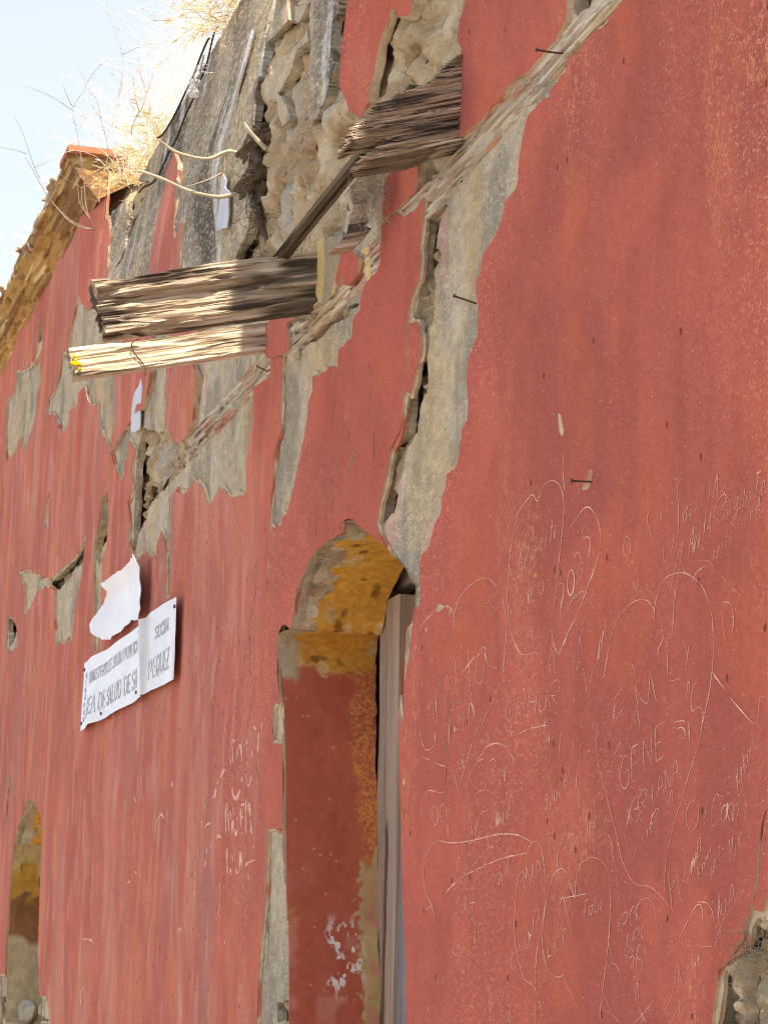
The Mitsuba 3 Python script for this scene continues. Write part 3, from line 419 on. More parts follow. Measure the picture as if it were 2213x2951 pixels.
# mud core: one continuous sheet, front face rolling over the wall head
def core():
    xs = np.r_[-np.geomspace(17.0, 9.0, 140)[:-1], -np.geomspace(9.0, 4.6, 300)[:-1], -np.geomspace(4.6, 3.9, 40)[:-1], -np.geomspace(3.9, 3.2, 80)[:-1], -np.geomspace(3.2, 2.6, 30), np.linspace(-2.5, X1, 60)]
    zs = np.r_[np.linspace(0, 1.2, 30)[:-1], np.arange(1.2, 5.5, .0068)]
    nx, nz = len(xs), len(zs)
    x, z = np.meshgrid(xs, zs, indexing='ij')
    pts = np.stack([x.ravel(), z.ravel()], 1)
    bare = shapely.contains_xy(MUDP.buffer(.015), pts[:, 0], pts[:, 1]).reshape(x.shape)
    from scipy.ndimage import gaussian_filter
    soft = gaussian_filter(bare.astype(float), (2.0, 1.5))
    y = .050 - .022 * soft + .060 * (f3(x, z, 2.2, 1.6, 31, 4) - .5) + .05 * (f3(x, z, 7., 5., 32, 3) - .5)
    ridge = 1 - np.abs(2 * f3(x, z, 4.5, 3.0, 33, 3) - 1) * 2.2
    y += .05 * np.clip(ridge - .55, 0, 1)                              # cracks between clods
    y += .045 * (f3(x, z, 15., 11., 34, 4) - .5) + .030 * (1 - np.abs(2 * f3(x, z, 9., 5., 35, 3) - 1) * 3).clip(0, 1)
    y += .030 * (f3(x, z, 30., 24., 36, 3) - .5) + .028 * sstep(.62, .74, f3(x, z, 14., 10., 37, 3))
    r = np.random.default_rng(5)
    # stones and clods set in the mud
    for k in range(700):
        cx = -math.exp(r.uniform(math.log(3.0), math.log(13.)))
        cz = r.uniform(1.2, 5.5)
        ra = r.uniform(.015, .045) * (1.0 if r.random() < .85 else 1.5); rb = ra * r.uniform(.9, 2.2); h = ra * r.uniform(.25, .6); t = r.uniform(0, 3.14)
        i0, i1 = np.searchsorted(xs, [cx - 2 * rb, cx + 2 * rb]); j0, j1 = np.searchsorted(zs, [cz - 2 * rb, cz + 2 * rb])
        if i1 <= i0 or j1 <= j0:
            continue
        dx, dz = x[i0:i1, j0:j1] - cx, z[i0:i1, j0:j1] - cz
        u, v = (dx * math.cos(t) + dz * math.sin(t)) / ra, (-dx * math.sin(t) + dz * math.cos(t)) / rb
        d = np.sqrt(u * u + v * v) * (1 + .35 * (f3(dx, dz, 14., seed=k) - .5) * 2)
        y[i0:i1, j0:j1] -= h * np.sqrt(np.clip(1 - d * d, 0, 1)) - .3 * h * np.exp(-((d - 1.1) / .16) ** 2)
    for cx, cz, ra, rb, dep in HOLLOWS:
        d = np.sqrt(((x - cx) / ra) ** 2 + ((z - cz) / rb) ** 2) * (1 + .5 * (f3(x, z, 9., seed=44) - .5) * 2)
        y += 1.5 * dep * sstep(1.15, .35, d)
    for cx, cz, ra, rb, h in LUMPS:
        d = np.sqrt(((x - cx) / ra) ** 2 + ((z - cz) / rb) ** 2) * (1 + .3 * (f3(x, z, 9., seed=45) - .5) * 2)
        y -= .55 * h * np.sqrt(np.clip(1 - d * d, 0, 1))
    y = np.where(y < .024, .024 - .25 * (.024 - y) - .55 * (.024 - y) * soft, y)   # behind the coats it stays behind them
    y = np.maximum(y, .022 - .045 * soft)
    y += face(x, z)
    # roll over the head
    zt = crest(xs)
    v = [np.stack([x, y, z], -1)]
    lift = (zt - 5.5)
    k = 7
    a = np.linspace(0, math.pi / 2, k)[1:]
    y0 = y[:, -1]
    roll = np.stack([np.stack([xs, y0 + (1 - math.cos(t)) * .16 + .03 * (f3(xs, xs * 0 + t, 6., seed=50) - .5), 5.4875 + math.sin(t) * lift + .02 * (f3(xs, xs * 0 + t, 9., seed=51) - .5)], -1) for t in a], 1)
    back = np.stack([np.stack([xs, xs * 0 + yy, zt - dz + .04 * (f3(xs, xs * 0 + yy, 5., seed=52) - .5)], -1) for yy, dz in ((.32, .02), (.45, .05), (.6, .15), (.62, 5.7))], 1)
    V = np.concatenate([v[0], roll, back], 1)
    m = V.shape[1]
    cellx, cellz = (x[:-1, :-1] + x[1:, 1:]) / 2, (z[:-1, :-1] + z[1:, 1:]) / 2
    keep = np.ones((nx - 1, m - 1), bool)
    keep[:, :nz - 1] = ~shapely.contains_xy(OPEN.buffer(.006), cellx, cellz)
    i, j = np.nonzero(keep)
    q = np.stack([i * m + j, (i + 1) * m + j, (i + 1) * m + j + 1, i * m + j + 1], -1)
    return tm(V.reshape(-1, 3), np.vstack([q[:, [0, 1, 2]], q[:, [0, 2, 3]]]))

HOLLOWS=[[-5.769,4.183,0.05,0.03,0.1],[-5.826,4.15,0.03,0.06,0.09],[-6.946,4.654,0.06,0.05,0.06],[-6.559,4.215,0.16,0.07,0.05],[-6.579,4.453,0.1,0.05,0.04],[-7.467,4.285,0.1,0.1,0.07],[-7.366,4.194,0.06,0.06,0.07],[-6.94,4.802,0.08,0.06,0.05],[-7.208,4.95,0.1,0.05,0.05],[-6.553,4.579,0.05,0.04,0.05],[-6.381,4.227,0.06,0.05,0.04],[-6.029,4.186,0.04,0.03,0.05],[-5.652,4.163,0.05,0.02,0.05],[-5.187,4.08,0.05,0.05,0.05],[-7.314,4.519,0.05,0.05,0.05],[-5.503,3.623,0.12,0.025,0.12],[-5.554,3.541,0.03,0.05,0.1],[-5.564,3.483,0.03,0.06,0.1],[-5.521,3.418,0.02,0.05,0.08],[-6.247,3.584,0.05,0.02,0.07],[-5.602,3.136,0.03,0.03,0.08],[-5.67,3.105,0.03,0.06,0.06],[-6.794,3.695,0.12,0.02,0.06],[-9.688,3.593,0.05,0.12,0.14],[-9.692,3.782,0.05,0.09,0.12],[-9.592,3.65,0.06,0.06,0.12],[-8.956,3.654,0.08,0.03,0.06],[-9.209,3.627,0.08,0.03,0.06],[-3.616,1.656,0.03,0.04,0.08],[-3.677,1.607,0.02,0.03,0.08],[-3.562,1.69,0.04,0.02,0.08],[-3.665,1.584,0.02,0.05,0.08],[-5.749,3.005,0.02,0.06,0.07],[-5.759,2.938,0.015,0.06,0.06]]
LUMPS=[[-6.642,4.319,0.15,0.06,0.05],[-5.72,4.094,0.06,0.06,0.05],[-5.443,4.096,0.07,0.07,0.05],[-6.991,4.291,0.12,0.1,0.05],[-7.302,4.803,0.1,0.12,0.03],[-6.112,4.238,0.05,0.05,0.03],[-5.312,4.099,0.05,0.06,0.04],[-6.443,4.122,0.14,0.08,0.03],[-6.578,4.016,0.18,0.1,0.03],[-7.541,4.514,0.08,0.03,0.06],[-5.788,4.271,0.06,0.05,0.04],[-5.515,3.585,0.03,0.03,0.05],[-5.512,3.519,0.03,0.03,0.05],[-5.603,3.434,0.03,0.05,0.03],[-5.333,3.607,0.08,0.05,0.03],[-6.673,3.615,0.06,0.02,0.03]]
STONES=[[-6.893,1.516,0.05,0.03],[-12.62,1.413,0.2,0.07],[-11.889,1.441,0.12,0.06],[-3.57,1.664,0.045,0.045],[-3.625,1.587,0.05,0.05],[-3.565,1.613,0.035,0.045],[-3.715,1.616,0.028,0.022],[-3.709,1.589,0.035,0.03],[-3.606,1.546,0.085,0.035],[-3.568,1.715,0.035,0.03],[-3.601,1.702,0.022,0.02],[-3.663,1.624,0.02,0.035],[-3.623,1.636,0.03,0.03],[-3.599,1.572,0.03,0.02],[-3.388,1.643,0.039,0.029],[-3.378,1.739,0.017,0.017],[-3.48,1.742,0.031,0.023],[-3.436,1.59,0.023,0.02],[-3.513,1.581,0.026,0.019],[-3.482,1.647,0.032,0.024],[-3.514,1.541,0.018,0.013],[-3.522,1.74,0.028,0.021],[-3.467,1.569,0.02,0.017],[-3.435,1.671,0.012,0.01],[-3.389,1.582,0.039,0.032],[-3.488,1.693,0.012,0.009],[-3.657,1.539,0.021,0.017],[-3.449,1.641,0.015,0.015],[-3.407,1.54,0.02,0.02],[-3.419,1.722,0.033,0.036]]
FT=(-3.642,0.0,1.662)

put(house + '__mud_core', core(), 'mud', True, label='bare tan mud and rubble core of the wall')

def fractal(poly, amp, step=.014, seed=0, kz=1.0):
    """outline with a broken, flaked edge"""
    out = []
    for g in polys(poly):
        rings = []
        for ring in [g.exterior, *g.interiors]:
            L = ring.length
            n = max(8, int(L / step))
            p = np.array([ring.interpolate(t * L / n).coords[0] for t in range(n)]) if n < 4000 else np.array(shapely.line_interpolate_point(ring, np.arange(n) * L / n).tolist() and [(q.x, q.y) for q in shapely.line_interpolate_point(ring, np.arange(n) * L / n)])
            d = np.stack([f3(p[:, 0], p[:, 1], 13., 22., seed + 1, 4) - .5, f3(p[:, 0], p[:, 1], 16., 9., seed + 2, 4) - .5], 1)
            e = np.stack([f3(p[:, 0], p[:, 1], 60., 60., seed + 3, 2) - .5, f3(p[:, 0], p[:, 1], 60., 30., seed + 4, 2) - .5], 1)
            lo = sstep(.10, .25, p[:, 1])[:, None]
            rings.append(p + lo * (d * amp * 2 + e * amp * np.array([.9, 1.5])))
        out += polys(Polygon(rings[0], [r for r in rings[1:] if len(r) > 3]))
    return unary_union(out)

def sheet(poly, yfn, step, thick, curl=0.0, seed=0):
    """front face and broken rim of a coat of plaster: a triangulated sheet that follows yfn(x, z)"""
    tops, rims, base = [], [], 0
    g = poly
    rings = [np.array(r.coords)[:-1] for r in [g.exterior, *g.interiors]]
    bp = np.vstack(rings)
    x0, z0, x1, z1 = g.bounds
    xs, zs = np.arange(x0, x1, step), np.arange(z0, z1, step)
    gx, gz = np.meshgrid(xs, zs, indexing='ij')
    gx = gx + (np.arange(gx.shape[1]) % 2)[None] * step * .5
    pts = np.stack([gx.ravel(), gz.ravel()], 1)
    shapely.prepare(g)
    pts = pts[shapely.contains_xy(g, pts[:, 0], pts[:, 1])]
    tree = cKDTree(bp)
    if len(pts):
        pts = pts[tree.query(pts)[0] > step * .42]
    allp = np.vstack([bp, pts])
    tri = Delaunay(allp).simplices
    c = allp[tri].mean(1)
    ok = shapely.contains_xy(g, c[:, 0], c[:, 1])
    tri = tri[ok]
    a, b, d = (allp[tri[:, k]] for k in range(3))
    area = (b[:, 0] - a[:, 0]) * (d[:, 1] - a[:, 1]) - (b[:, 1] - a[:, 1]) * (d[:, 0] - a[:, 0])
    tri = tri[np.abs(area) > 1e-10]; area = area[np.abs(area) > 1e-10]
    tri = np.where((area > 0)[:, None], tri, tri[:, ::-1])
    y = yfn(allp[:, 0], allp[:, 1])
    if curl:
        dist = np.r_[np.zeros(len(bp)), tree.query(pts)[0] if len(pts) else []]
        w = sstep(.50, .68, f3(allp[:, 0], allp[:, 1], 3.2, 2.2, seed + 70, 2))
        y = y - curl * w * np.exp(-dist / .035)
    v = np.stack([allp[:, 0], y, allp[:, 1]], 1)
    front = tm(v, tri)
    rv, rf, k = [], [], 0
    at = 0
    lv = np.array([0., .25, .55, 1.0])
    for r in rings:
        n = len(r)
        f = v[at:at + n]
        at += n
        tg = np.roll(r, -1, 0) - np.roll(r, 1, 0)
        tg /= np.linalg.norm(tg, axis=1, keepdims=True) + 1e-9
        out = np.stack([tg[:, 1], -tg[:, 0]], 1)                         # away from the coat
        for q_ in range(4):
            p_ = f + np.array([0, thick * lv[q_], 0])
            if q_:
                o = .35 * thick * lv[q_] * (.3 + 2.4 * (f3(p_[:, 0], p_[:, 2], 15., 12., seed + 20 + q_, 4) - .42))
                p_ = p_ + np.stack([out[:, 0] * o, (f3(p_[:, 0], p_[:, 2], 22., 18., seed + 30 + q_, 3) - .5) * thick * .5, out[:, 1] * o], 1)
            rv.append(p_)
        i = np.arange(n); j = (i + 1) % n
        for q_ in range(3):
            b0, b1 = k + q_ * n, k + (q_ + 1) * n
            rf += [np.stack([b0 + i, b0 + j, b1 + j], 1), np.stack([b0 + i, b1 + j, b1 + i], 1)]
        k += 4 * n
    return front, tm(np.vstack(rv), np.vstack(rf))

WALL = unary_union([sbox(X0, 0.02, -11.2, 5.74), sbox(-11.25, 0.02, -5.7, 5.47), sbox(-5.72, 0.02, X1, 5.74)])
GCLIP = sbox(X0, 0.02, X1, 5.50)
def hairline(x, z, L, r):
    p = [(x, z)]
    for _ in range(int(L / .05)):
        x += r.normal(0, .022); z -= .05
        p.append((x, z))
    return LineString(p).buffer(.0022 + .0012 * r.random())
rc = np.random.default_rng(8)
fine_cracks = [hairline(x, z, L, rc) for x, z, L in ((-6.35, 3.42, .45), (-6.05, 3.35, .35), (-6.62, 3.05, .5), (-7.35, 3.0, .7), (-7.9, 2.75, .5), (-7.25, 2.35, .8), (-8.3, 2.5, .6), (-9.0, 3.55, .4), (-9.4, 2.5, .5), (-10.4, 2.55, .6), (-11.3, 3.0, .7), (-5.3, 2.3, .25), (-5.15, 1.95, .3), (-4.55, 4.0, .3))]
cracks = unary_union([LineString(c).buffer(.004 + .004 * (i % 2)) for i, c in enumerate(CRACKS.values())] + fine_cracks)
# --- grey and beige render, the coat under the paint
DEEP = unary_union([cracks] + [P(HOLES[k]) for k in ('K1', 'K2', 'CRK')])
greyp = WALL.difference(OPEN).difference(fractal(MUDP, .012, seed=5)).difference(DEEP).intersection(GCLIP)
G1 = P(GREY).intersection(GCLIP)
grey_y = lambda x, z: .012 + face(x, z) + .006 * (f3(x, z, 12., 9., 8) - .5) + .005 * (f3(x, z, 40., 30., 9) - .5)
def coat(part, poly, yfn, step, thick, m, rim=None, curl=0., label=None, seed=0):
    for g in polys(poly):
        if g.area < .0008:
            continue
        fr, ri = sheet(g, yfn, step, thick, curl, seed)
        if not len(fr.faces):
            continue
        k = put(f'{house}__{part}', fr, m, True, label=label)
        put(f'{k}__broken_edge', ri, rim or m, 30)
MUDF = fractal(MUDP, .012, seed=5)
coat('bare_render', greyp.difference(G1), grey_y, .03, .034, 'bare_render')
coat('weathered_render', fractal(G1.difference(MUDF), .006, seed=9), lambda x, z: grey_y(x, z) - .004, .02, .038, 'lichen_render', label='grey render streaked black by weather')
for k, v in GREY_ADD.items():
    coat('weathered_render', fractal(P(v), .008, seed=12), lambda x, z: grey_y(x, z) - .006, .014, .034, 'lichen_render' if k == 'GA' else 'bare_render', label='leftover flake of grey render hanging on bare mud')
# --- red paint coat
holes = unary_union([P(BARE), cracks] + [P(v) for v in HOLES.values()])
redp = WALL.difference(OPEN).difference(fractal(holes, .009, seed=1))
red_y = lambda x, z: face(x, z) + .003 * (f3(x, z, 30., 8., 7) - .5)
big = [g for g in polys(redp) if g.area > .002]
for g in sorted(big, key=lambda g: -g.area):
    coat('red_plaster', g, red_y, .03, .014, 'red_paint', 'broken_plaster', .020 if g.bounds[2] < -5.0 else .0, seed=1)
# a thin pale coat left as a fringe between paint and render
fringe = WALL.difference(OPEN).difference(unary_union([fractal(q_.buffer(-.013), .016, seed=91) for q_ in polys(unary_union([P(BARE)] + [P(HOLES[k]) for k in ('T3', 'T5', 'STRIP', 'CH1', 'M7', 'FOOT')]))])).intersection(P(BARE).buffer(.12).union(unary_union([P(HOLES[k]) for k in ('T3', 'T5', 'STRIP', 'CH1', 'M7', 'FOOT')]).buffer(.1)))
coat('lime_undercoat', fringe, lambda x, z: face(x, z) + .0055 + .002 * (f3(x, z, 20., 20., 7) - .5), .035, .010, 'broken_plaster', 'broken_plaster', 0., seed=3)
for k, v in PATCHES.items():
    coat('red_plaster', fractal(P(v), .007, seed=len(k) + ord(k[-1])), lambda x, z: red_y(x, z) - .004, .02, .030, 'red_paint', 'broken_plaster', .012, label='isolated flake of red plaster left on the bare wall', seed=ord(k[-1]))
for k, v in OCHRE.items():
    coat('ochre_paint', fractal(P(v), .008, seed=40), lambda x, z: red_y(x, z) + .004, .02, .02, 'pale_ochre', None, label='patch of older pale yellow paint')
for v in FLAKES:
    coat('whitewash_flake', fractal(P(v), .004, seed=41), lambda x, z: red_y(x, z) - .008, .015, .006, 'whitewash', None, .006, label='loose white paint flake')

for v in CHIPS:
    coat('paint_chip', fractal(P(v), .003, seed=47), lambda x, z: red_y(x, z) - .0015, .012, .002, 'broken_plaster', None, 0., label='pale chip where the red paint has come off')

# --- timber wall plate
def timber_plate():
    L = np.arange(-9.0, -2.4, .012)
    prof = []
    n = 44
    V = []
    for k in range(n + 1):
        t = k / n
        z = 3.735 - t * .115
        V.append(z)
    zz = np.array(V)
    x, z = np.meshgrid(L, zz, indexing='ij')
    low = .018 * sstep(-7., -4.5, x)
    z = 3.735 - (3.735 - z) * (1 - .30 * sstep(-6., -4., x)) + .012 * (f3(x, z * 0, 3., seed=81) - .5) + .010 * (f3(x, z, 20., 6., 82) - .5)
    g = f3(x, z, 2.2, 70., 83, 3)
    pit = f3(x, z, 14., 60., 84, 3)
    y = .004 + .018 * sstep(.5, .72, g) + .012 * sstep(.58, .7, pit) + .012 * (f3(x, z, 1.2, 9., 85) - .5) + face(x, z)
    y += .05 * sstep(-8.45, -9.0, x) * (.5 + f3(x, z, 7., 20., 86))
    edge = np.minimum(np.arange(n + 1), n - np.arange(n + 1))
    y = y + np.where(edge == 0, .09, np.where(edge == 1, .006, 0))[None]
    nx, m = y.shape
    i, j = np.meshgrid(np.arange(nx - 1), np.arange(m - 1), indexing='ij')
    i, j = i.ravel(), j.ravel()
    q = np.stack([i * m + j, i * m + j + 1, (i + 1) * m + j + 1, (i + 1) * m + j], -1)
    return tm(np.stack([x, y, z], -1).reshape(-1, 3), np.vstack([q[:, [0, 1, 2]], q[:, [0, 2, 3]]]))
put(house + '__timber_plate', timber_plate(), 'plate_wood', True, label='long cracked grey timber let into the wall')

# --- openings: reveals
def reveal(outline, depth, name, m_in, jamb_m, arch_z, ragged=.02):
    """sides of an opening going back into the wall; the arch part gets its own coat"""
    p = np.array(outline)
    ring = np.vstack([p, p[:1]])
    d = np.r_[0, np.cumsum(np.linalg.norm(np.diff(ring, axis=0), axis=1))]
    n = int(d[-1] / .018)
    t = np.linspace(0, d[-1], n)
    x, z = np.interp(t, d, ring[:, 0]), np.interp(t, d, ring[:, 1])
    dep0 = np.clip(-6.93 - x, 0, .12) * .28 * (z < 2.72) * (x > -8)
    ys = np.linspace(0, 1, 26)
    X, Yt = np.meshgrid(x, ys, indexing='ij'); Z = np.repeat(z[:, None], len(ys), 1)
    dep = depth + dep0 + ragged * (f3(x, z, 7., seed=61) - .5) * 2 + .4 * ragged * (f3(x, z, 30., seed=62) - .5) * 2
    Y = Yt * dep[:, None] + (face(x, z) + .008)[:, None] * (1 - Yt)
    cx = p[:, 0].mean()
    rough = .022 * (meshkit.fbm(np.stack([X * 7, Y * 9, Z * 7], -1), 3, 63) - .5) + .008 * (meshkit.fbm(np.stack([X * 30, Y * 30, Z * 30], -1), 3, 64) - .5)
    out = sstep(.25, 0, Yt) * .018                                      # broken arris
    zc = arch_z
    bl = sstep(zc - .02, zc + .16, Z)
    grow = 1 + (1 - bl) * (-.010 + .35 * rough / .65) + bl * (rough + out) / .65
    X2 = cx + (X - cx) * grow
    Z2 = np.where(Z > zc, zc + (Z - zc) * grow, Z)
    V = np.stack([X2, Y, Z2], -1)
    m = len(ys)
    i, j = np.meshgrid(np.arange(n - 1), np.arange(m - 1), indexing='ij'); i, j = i.ravel(), j.ravel()
    q = np.stack([i * m + j, i * m + j + 1, (i + 1) * m + j + 1, (i + 1) * m + j], -1)
    zz, yy, xx = Z[i, j], Yt[i, j], X[i, j]
    edge = .16 + .26 * (f3(xx, zz, 5., seed=65) - .5) * 2 + .16 * (f3(xx, zz, 25., seed=66) - .5) * 2
    isarch = zz > zc + .07
    sets = {'arris': (yy < edge) & isarch, 'soffit': (yy >= edge) & isarch, 'jamb': ~isarch}
    for nm, s_ in sets.items():
        if s_.any():
            a = q[s_]
            put(f'{house}__{name}_{nm}', tm(V.reshape(-1, 3), np.vstack([a[:, [0, 1, 2]], a[:, [0, 2, 3]]])), {'arris': 'mud', 'soffit': m_in, 'jamb': jamb_m}[nm], True,
                label={'soffit': f'yellow underside of the {name} arch', 'jamb': f'side of the {name} opening', 'arris': f'broken mud edge of the {name} arch'}[nm])
reveal(DOOR, .303, 'doorway', 'ochre_plaster', 'jamb_paint', 2.60, .011)
reveal(WINDOW, .34, 'window', 'ochre_plaster', 'window_jamb', 2.28)

def wjamb(p, n, uv):
    w_ = .16 * (fbm(p.y * 6., p.z * 5., 4., 4) - .5)
    z = p.z + w_
    c = mix(lin(158, 108, 66), lin(116, 82, 58), fbm(p.y * 12., p.z * 8., 1., 4))
    c = mix(c, lin(112, 104, 72), smoothstep(2.07, 2.11, z) * .9)
    c = mix(c, lin(182, 160, 112), smoothstep(2.16, 2.19, z))
    c = mix(c, lin(188, 142, 60), smoothstep(.56, .62, fbm(p.y * 9., p.z * 7., 9., 3)) * smoothstep(2.0, 2.1, z) * .9)
    c = mix(c, lin(180, 162, 130), smoothstep(1.82, 1.76, z))
    return c * (.74 + .52 * fbm(p.y * 40., p.z * 30., 3., 3))
mat('window_jamb', wjamb, lambda p, n, uv: fbm(p.y * 30., p.z * 26., 2., 3), .006, 2e-3)
put(house + '__window_back', box_mesh(-13.5, -11.5, .36, .40, 1.2, 2.8), 'dark_room', False)
# dark room behind the doorway
room = []
for b in ((-9, -4, .9, .95, 0.01, 3.3), (-9, -4, .42, .9, 3.2, 3.3), (-9, -8.95, .42, .9, .01, 3.2), (-4.05, -4, .42, .9, .01, 3.2), (-8.95, -7.15, .40, .42, .01, 3.2), (-5.4, -4.05, .40, .42, .01, 3.2), (-7.15, -5.4, .40, .42, 3.0, 3.2)):
    room.append(box_mesh(*b))
put(house + '__dark_room', trimesh.util.concatenate(room), 'dark_room', False)

# --- door: post with a moulding groove, leaf behind
door = house + '__door'
def board(x0, x1, y0, y1, z0, z1, seed, groove=None):
    zs = np.linspace(z0, z1, 60)
    prof = [(x0, y1), (x0, y0 + .004), (x0 + .004, y0)]
    if groove:
        prof += [(groove - .006, y0), (groove - .003, y0 + .010), (groove + .003, y0 + .010), (groove + .006, y0)]
    prof += [(x1 - .004, y0), (x1, y0 + .004), (x1, y1)]
    prof = np.array(prof)
    V = np.array([[(a + .004 * (meshkit.noise(np.array([z * 2, k * .3, seed]), 7) - .5), b + .004 * (meshkit.noise(np.array([z * 5, k * .7, seed]), 8) - .5), z) for k, (a, b) in enumerate(prof)] for z in zs])
    m, n = len(prof), len(zs)
    i, j = np.meshgrid(np.arange(n - 1), np.arange(m - 1), indexing='ij'); i, j = i.ravel(), j.ravel()
    q = np.stack([i * m + j, i * m + j + 1, (i + 1) * m + j + 1, (i + 1) * m + j], -1)
    cap = [[(n - 1) * m, (n - 1) * m + k, (n - 1) * m + k + 1] for k in range(1, m - 1)]
    return tm(V.reshape(-1, 3), np.vstack([q[:, [0, 1, 2]], q[:, [0, 2, 3]], cap]))
put(door + '__post', board(-6.905, -6.706, .305, .37, .10, 2.80, 1, -6.826), 'door_post_wood', 25, label='pale weathered door post with a dark stain')
for k in range(4):
    put(door + '__plank', board(-6.700 + .28 * k, -6.424 + .28 * k, .318, .36, .10, 2.36, 3 + k), 'door_leaf_wood', 25)
put(door + '__lintel', box_mesh(-7.1, -5.45, .345, .40, 2.84, 2.94), 'door_post_wood', False)

# --- cornice, brick, tiles on the far roof edge; the same cornice goes on past the break
def cornice(x0, x1, seed):
    prof = [(.02, 5.585), (-.005, 5.60), (-.03, 5.635), (-.045, 5.645), (-.05, 5.67), (-.085, 5.695), (-.095, 5.70), (-.10, 5.735), (-.135, 5.765), (-.145, 5.77), (-.15, 5.815), (-.10, 5.835), (.1, 5.85), (.5, 5.88)]
    prof = np.array(prof)
    d = np.r_[0, np.cumsum(np.linalg.norm(np.diff(prof, axis=0), axis=1))]
    t = np.r_[np.linspace(0, d[10], 40), np.linspace(d[10], d[-1], 12)[1:]]
    py, pz = np.interp(t, d, prof[:, 0]), np.interp(t, d, prof[:, 1])
    xs = np.arange(x0, x1, .022)
    X, Y = np.meshgrid(xs, py, indexing='ij'); Z = np.repeat(pz[None], len(xs), 0)
    e = meshkit.fbm(np.stack([X * 2.6, Y * 16, Z * 16], -1), 4, seed) - .5
    e2 = sstep(.52, .62, meshkit.fbm(np.stack([X * 4, Y * 12, Z * 12], -1), 3, seed + 1))
    k = (.05 * e + .028 * e2) * sstep(0, .05, t)[None] * sstep(d[12], d[10], t)[None]
    Y2, Z2 = Y + k * .8, Z + k * .6
    m = len(t)
    i, j = np.meshgrid(np.arange(len(xs) - 1), np.arange(m - 1), indexing='ij'); i, j = i.ravel(), j.ravel()
    q = np.stack([i * m + j, (i + 1) * m + j, (i + 1) * m + j + 1, i * m + j + 1], -1)
    V = np.stack([X, Y2, Z2], -1)
    caps = []
    for base in (0, (len(xs) - 1) * m):
        caps += [[base, base + a, base + a + 1] for a in range(1, m - 1)]
    return tm(V.reshape(-1, 3), np.vstack([q[:, [0, 1, 2]], q[:, [0, 2, 3]], caps]))
c1 = put(house + '__cornice', cornice(-17., -11.2, 90), 'cornice_plaster', 40, label='worn yellow cornice under the far roof edge')
c2 = put(house + '__cornice', cornice(-5.72, 4., 95), 'cornice_plaster', 40)
def rough_box(x0, x1, y0, y1, z0, z1, seed, amp=.008):
    m = box_mesh(x0, x1, y0, y1, z0, z1)
    for _ in range(3):
        m = m.subdivide()
    v = np.array(m.vertices)
    n = meshkit.fbm(v * 18, 3, seed)[:, None] - .5
    c = v.mean(0)
    v = v + (v - c) / np.linalg.norm(v - c, axis=1, keepdims=True) * n * amp * 2
    return tm(v, m.faces)
put(c1 + '__brick', rough_box(-11.46, -11.17, -.158, .16, 5.817, 5.850, 3, .004), 'brick', 30, label='orange brick capping the broken end of the cornice')
x = -11.5; k = 0
while x > -16.6:
    w = .24 + .05 * rng.random()
    put(c1 + '__brick', rough_box(x - w, x - .012, -.15 + .02 * rng.random(), .12, 5.818, 5.846, 10 + k, .006), 'roof_clay', 30)
    x -= w; k += 1
def clay_tile(cx, cy, cz, L, R, yaw, tilt, seed):
    u, a = np.meshgrid(np.linspace(0, 1, 14), np.linspace(.1, math.pi - .1, 12), indexing='ij')
    lo = 1 - .12 * u
    end = 1 + .10 * (f3(a, a * 0, 3., seed=seed) - .5) * 2
    X, Yy, Z = R * lo * np.cos(a), -L * u * end, R * lo * np.sin(a)
    V = np.stack([X, Yy, Z], -1).reshape(-1, 3)
    V2 = np.stack([X * .86, Yy, Z * .86], -1).reshape(-1, 3)
    n, m = u.shape
    i, j = np.meshgrid(np.arange(n - 1), np.arange(m - 1), indexing='ij'); i, j = i.ravel(), j.ravel()
    q = np.stack([i * m + j, (i + 1) * m + j, (i + 1) * m + j + 1, i * m + j + 1], -1)
    f = np.vstack([q, q[:, ::-1] + n * m])
    e = []
    for a0 in range(m - 1):
        b = (n - 1) * m + a0
        e += [[b, b + n * m, b + n * m + 1, b + 1], [a0, a0 + 1, a0 + 1 + n * m, a0 + n * m]]
    for i0 in range(n - 1):
        for s_ in (0, m - 1):
            b = i0 * m + s_
            e += [[b, b + m, b + m + n * m, b + n * m]]
    f = np.vstack([f, e])
    me = tm(np.vstack([V, V2]), np.vstack([f[:, [0, 1, 2]], f[:, [0, 2, 3]]]))
    me.apply_transform(trimesh.transformations.euler_matrix(tilt, 0, yaw))
    me.apply_translation([cx, cy, cz])
    return me
for k, (x, z_, L_, yaw, tilt) in enumerate(((-11.75, 5.88, .30, .1, .35), (-12.15, 5.87, .26, -.2, .15), (-12.75, 5.87, .31, .15, .5), (-13.05, 5.86, .28, 0., .2), (-13.7, 5.87, .30, -.15, .3), (-14.3, 5.87, .30, .1, .15), (-14.6, 5.86, .28, .2, .45), (-15.3, 5.87, .30, -.1, .2), (-16.0, 5.87, .30, .1, .2))):
    put(house + '__roof_tile', clay_tile(x, .13, z_, L_, .085, yaw, tilt, k), 'roof_clay', 40)

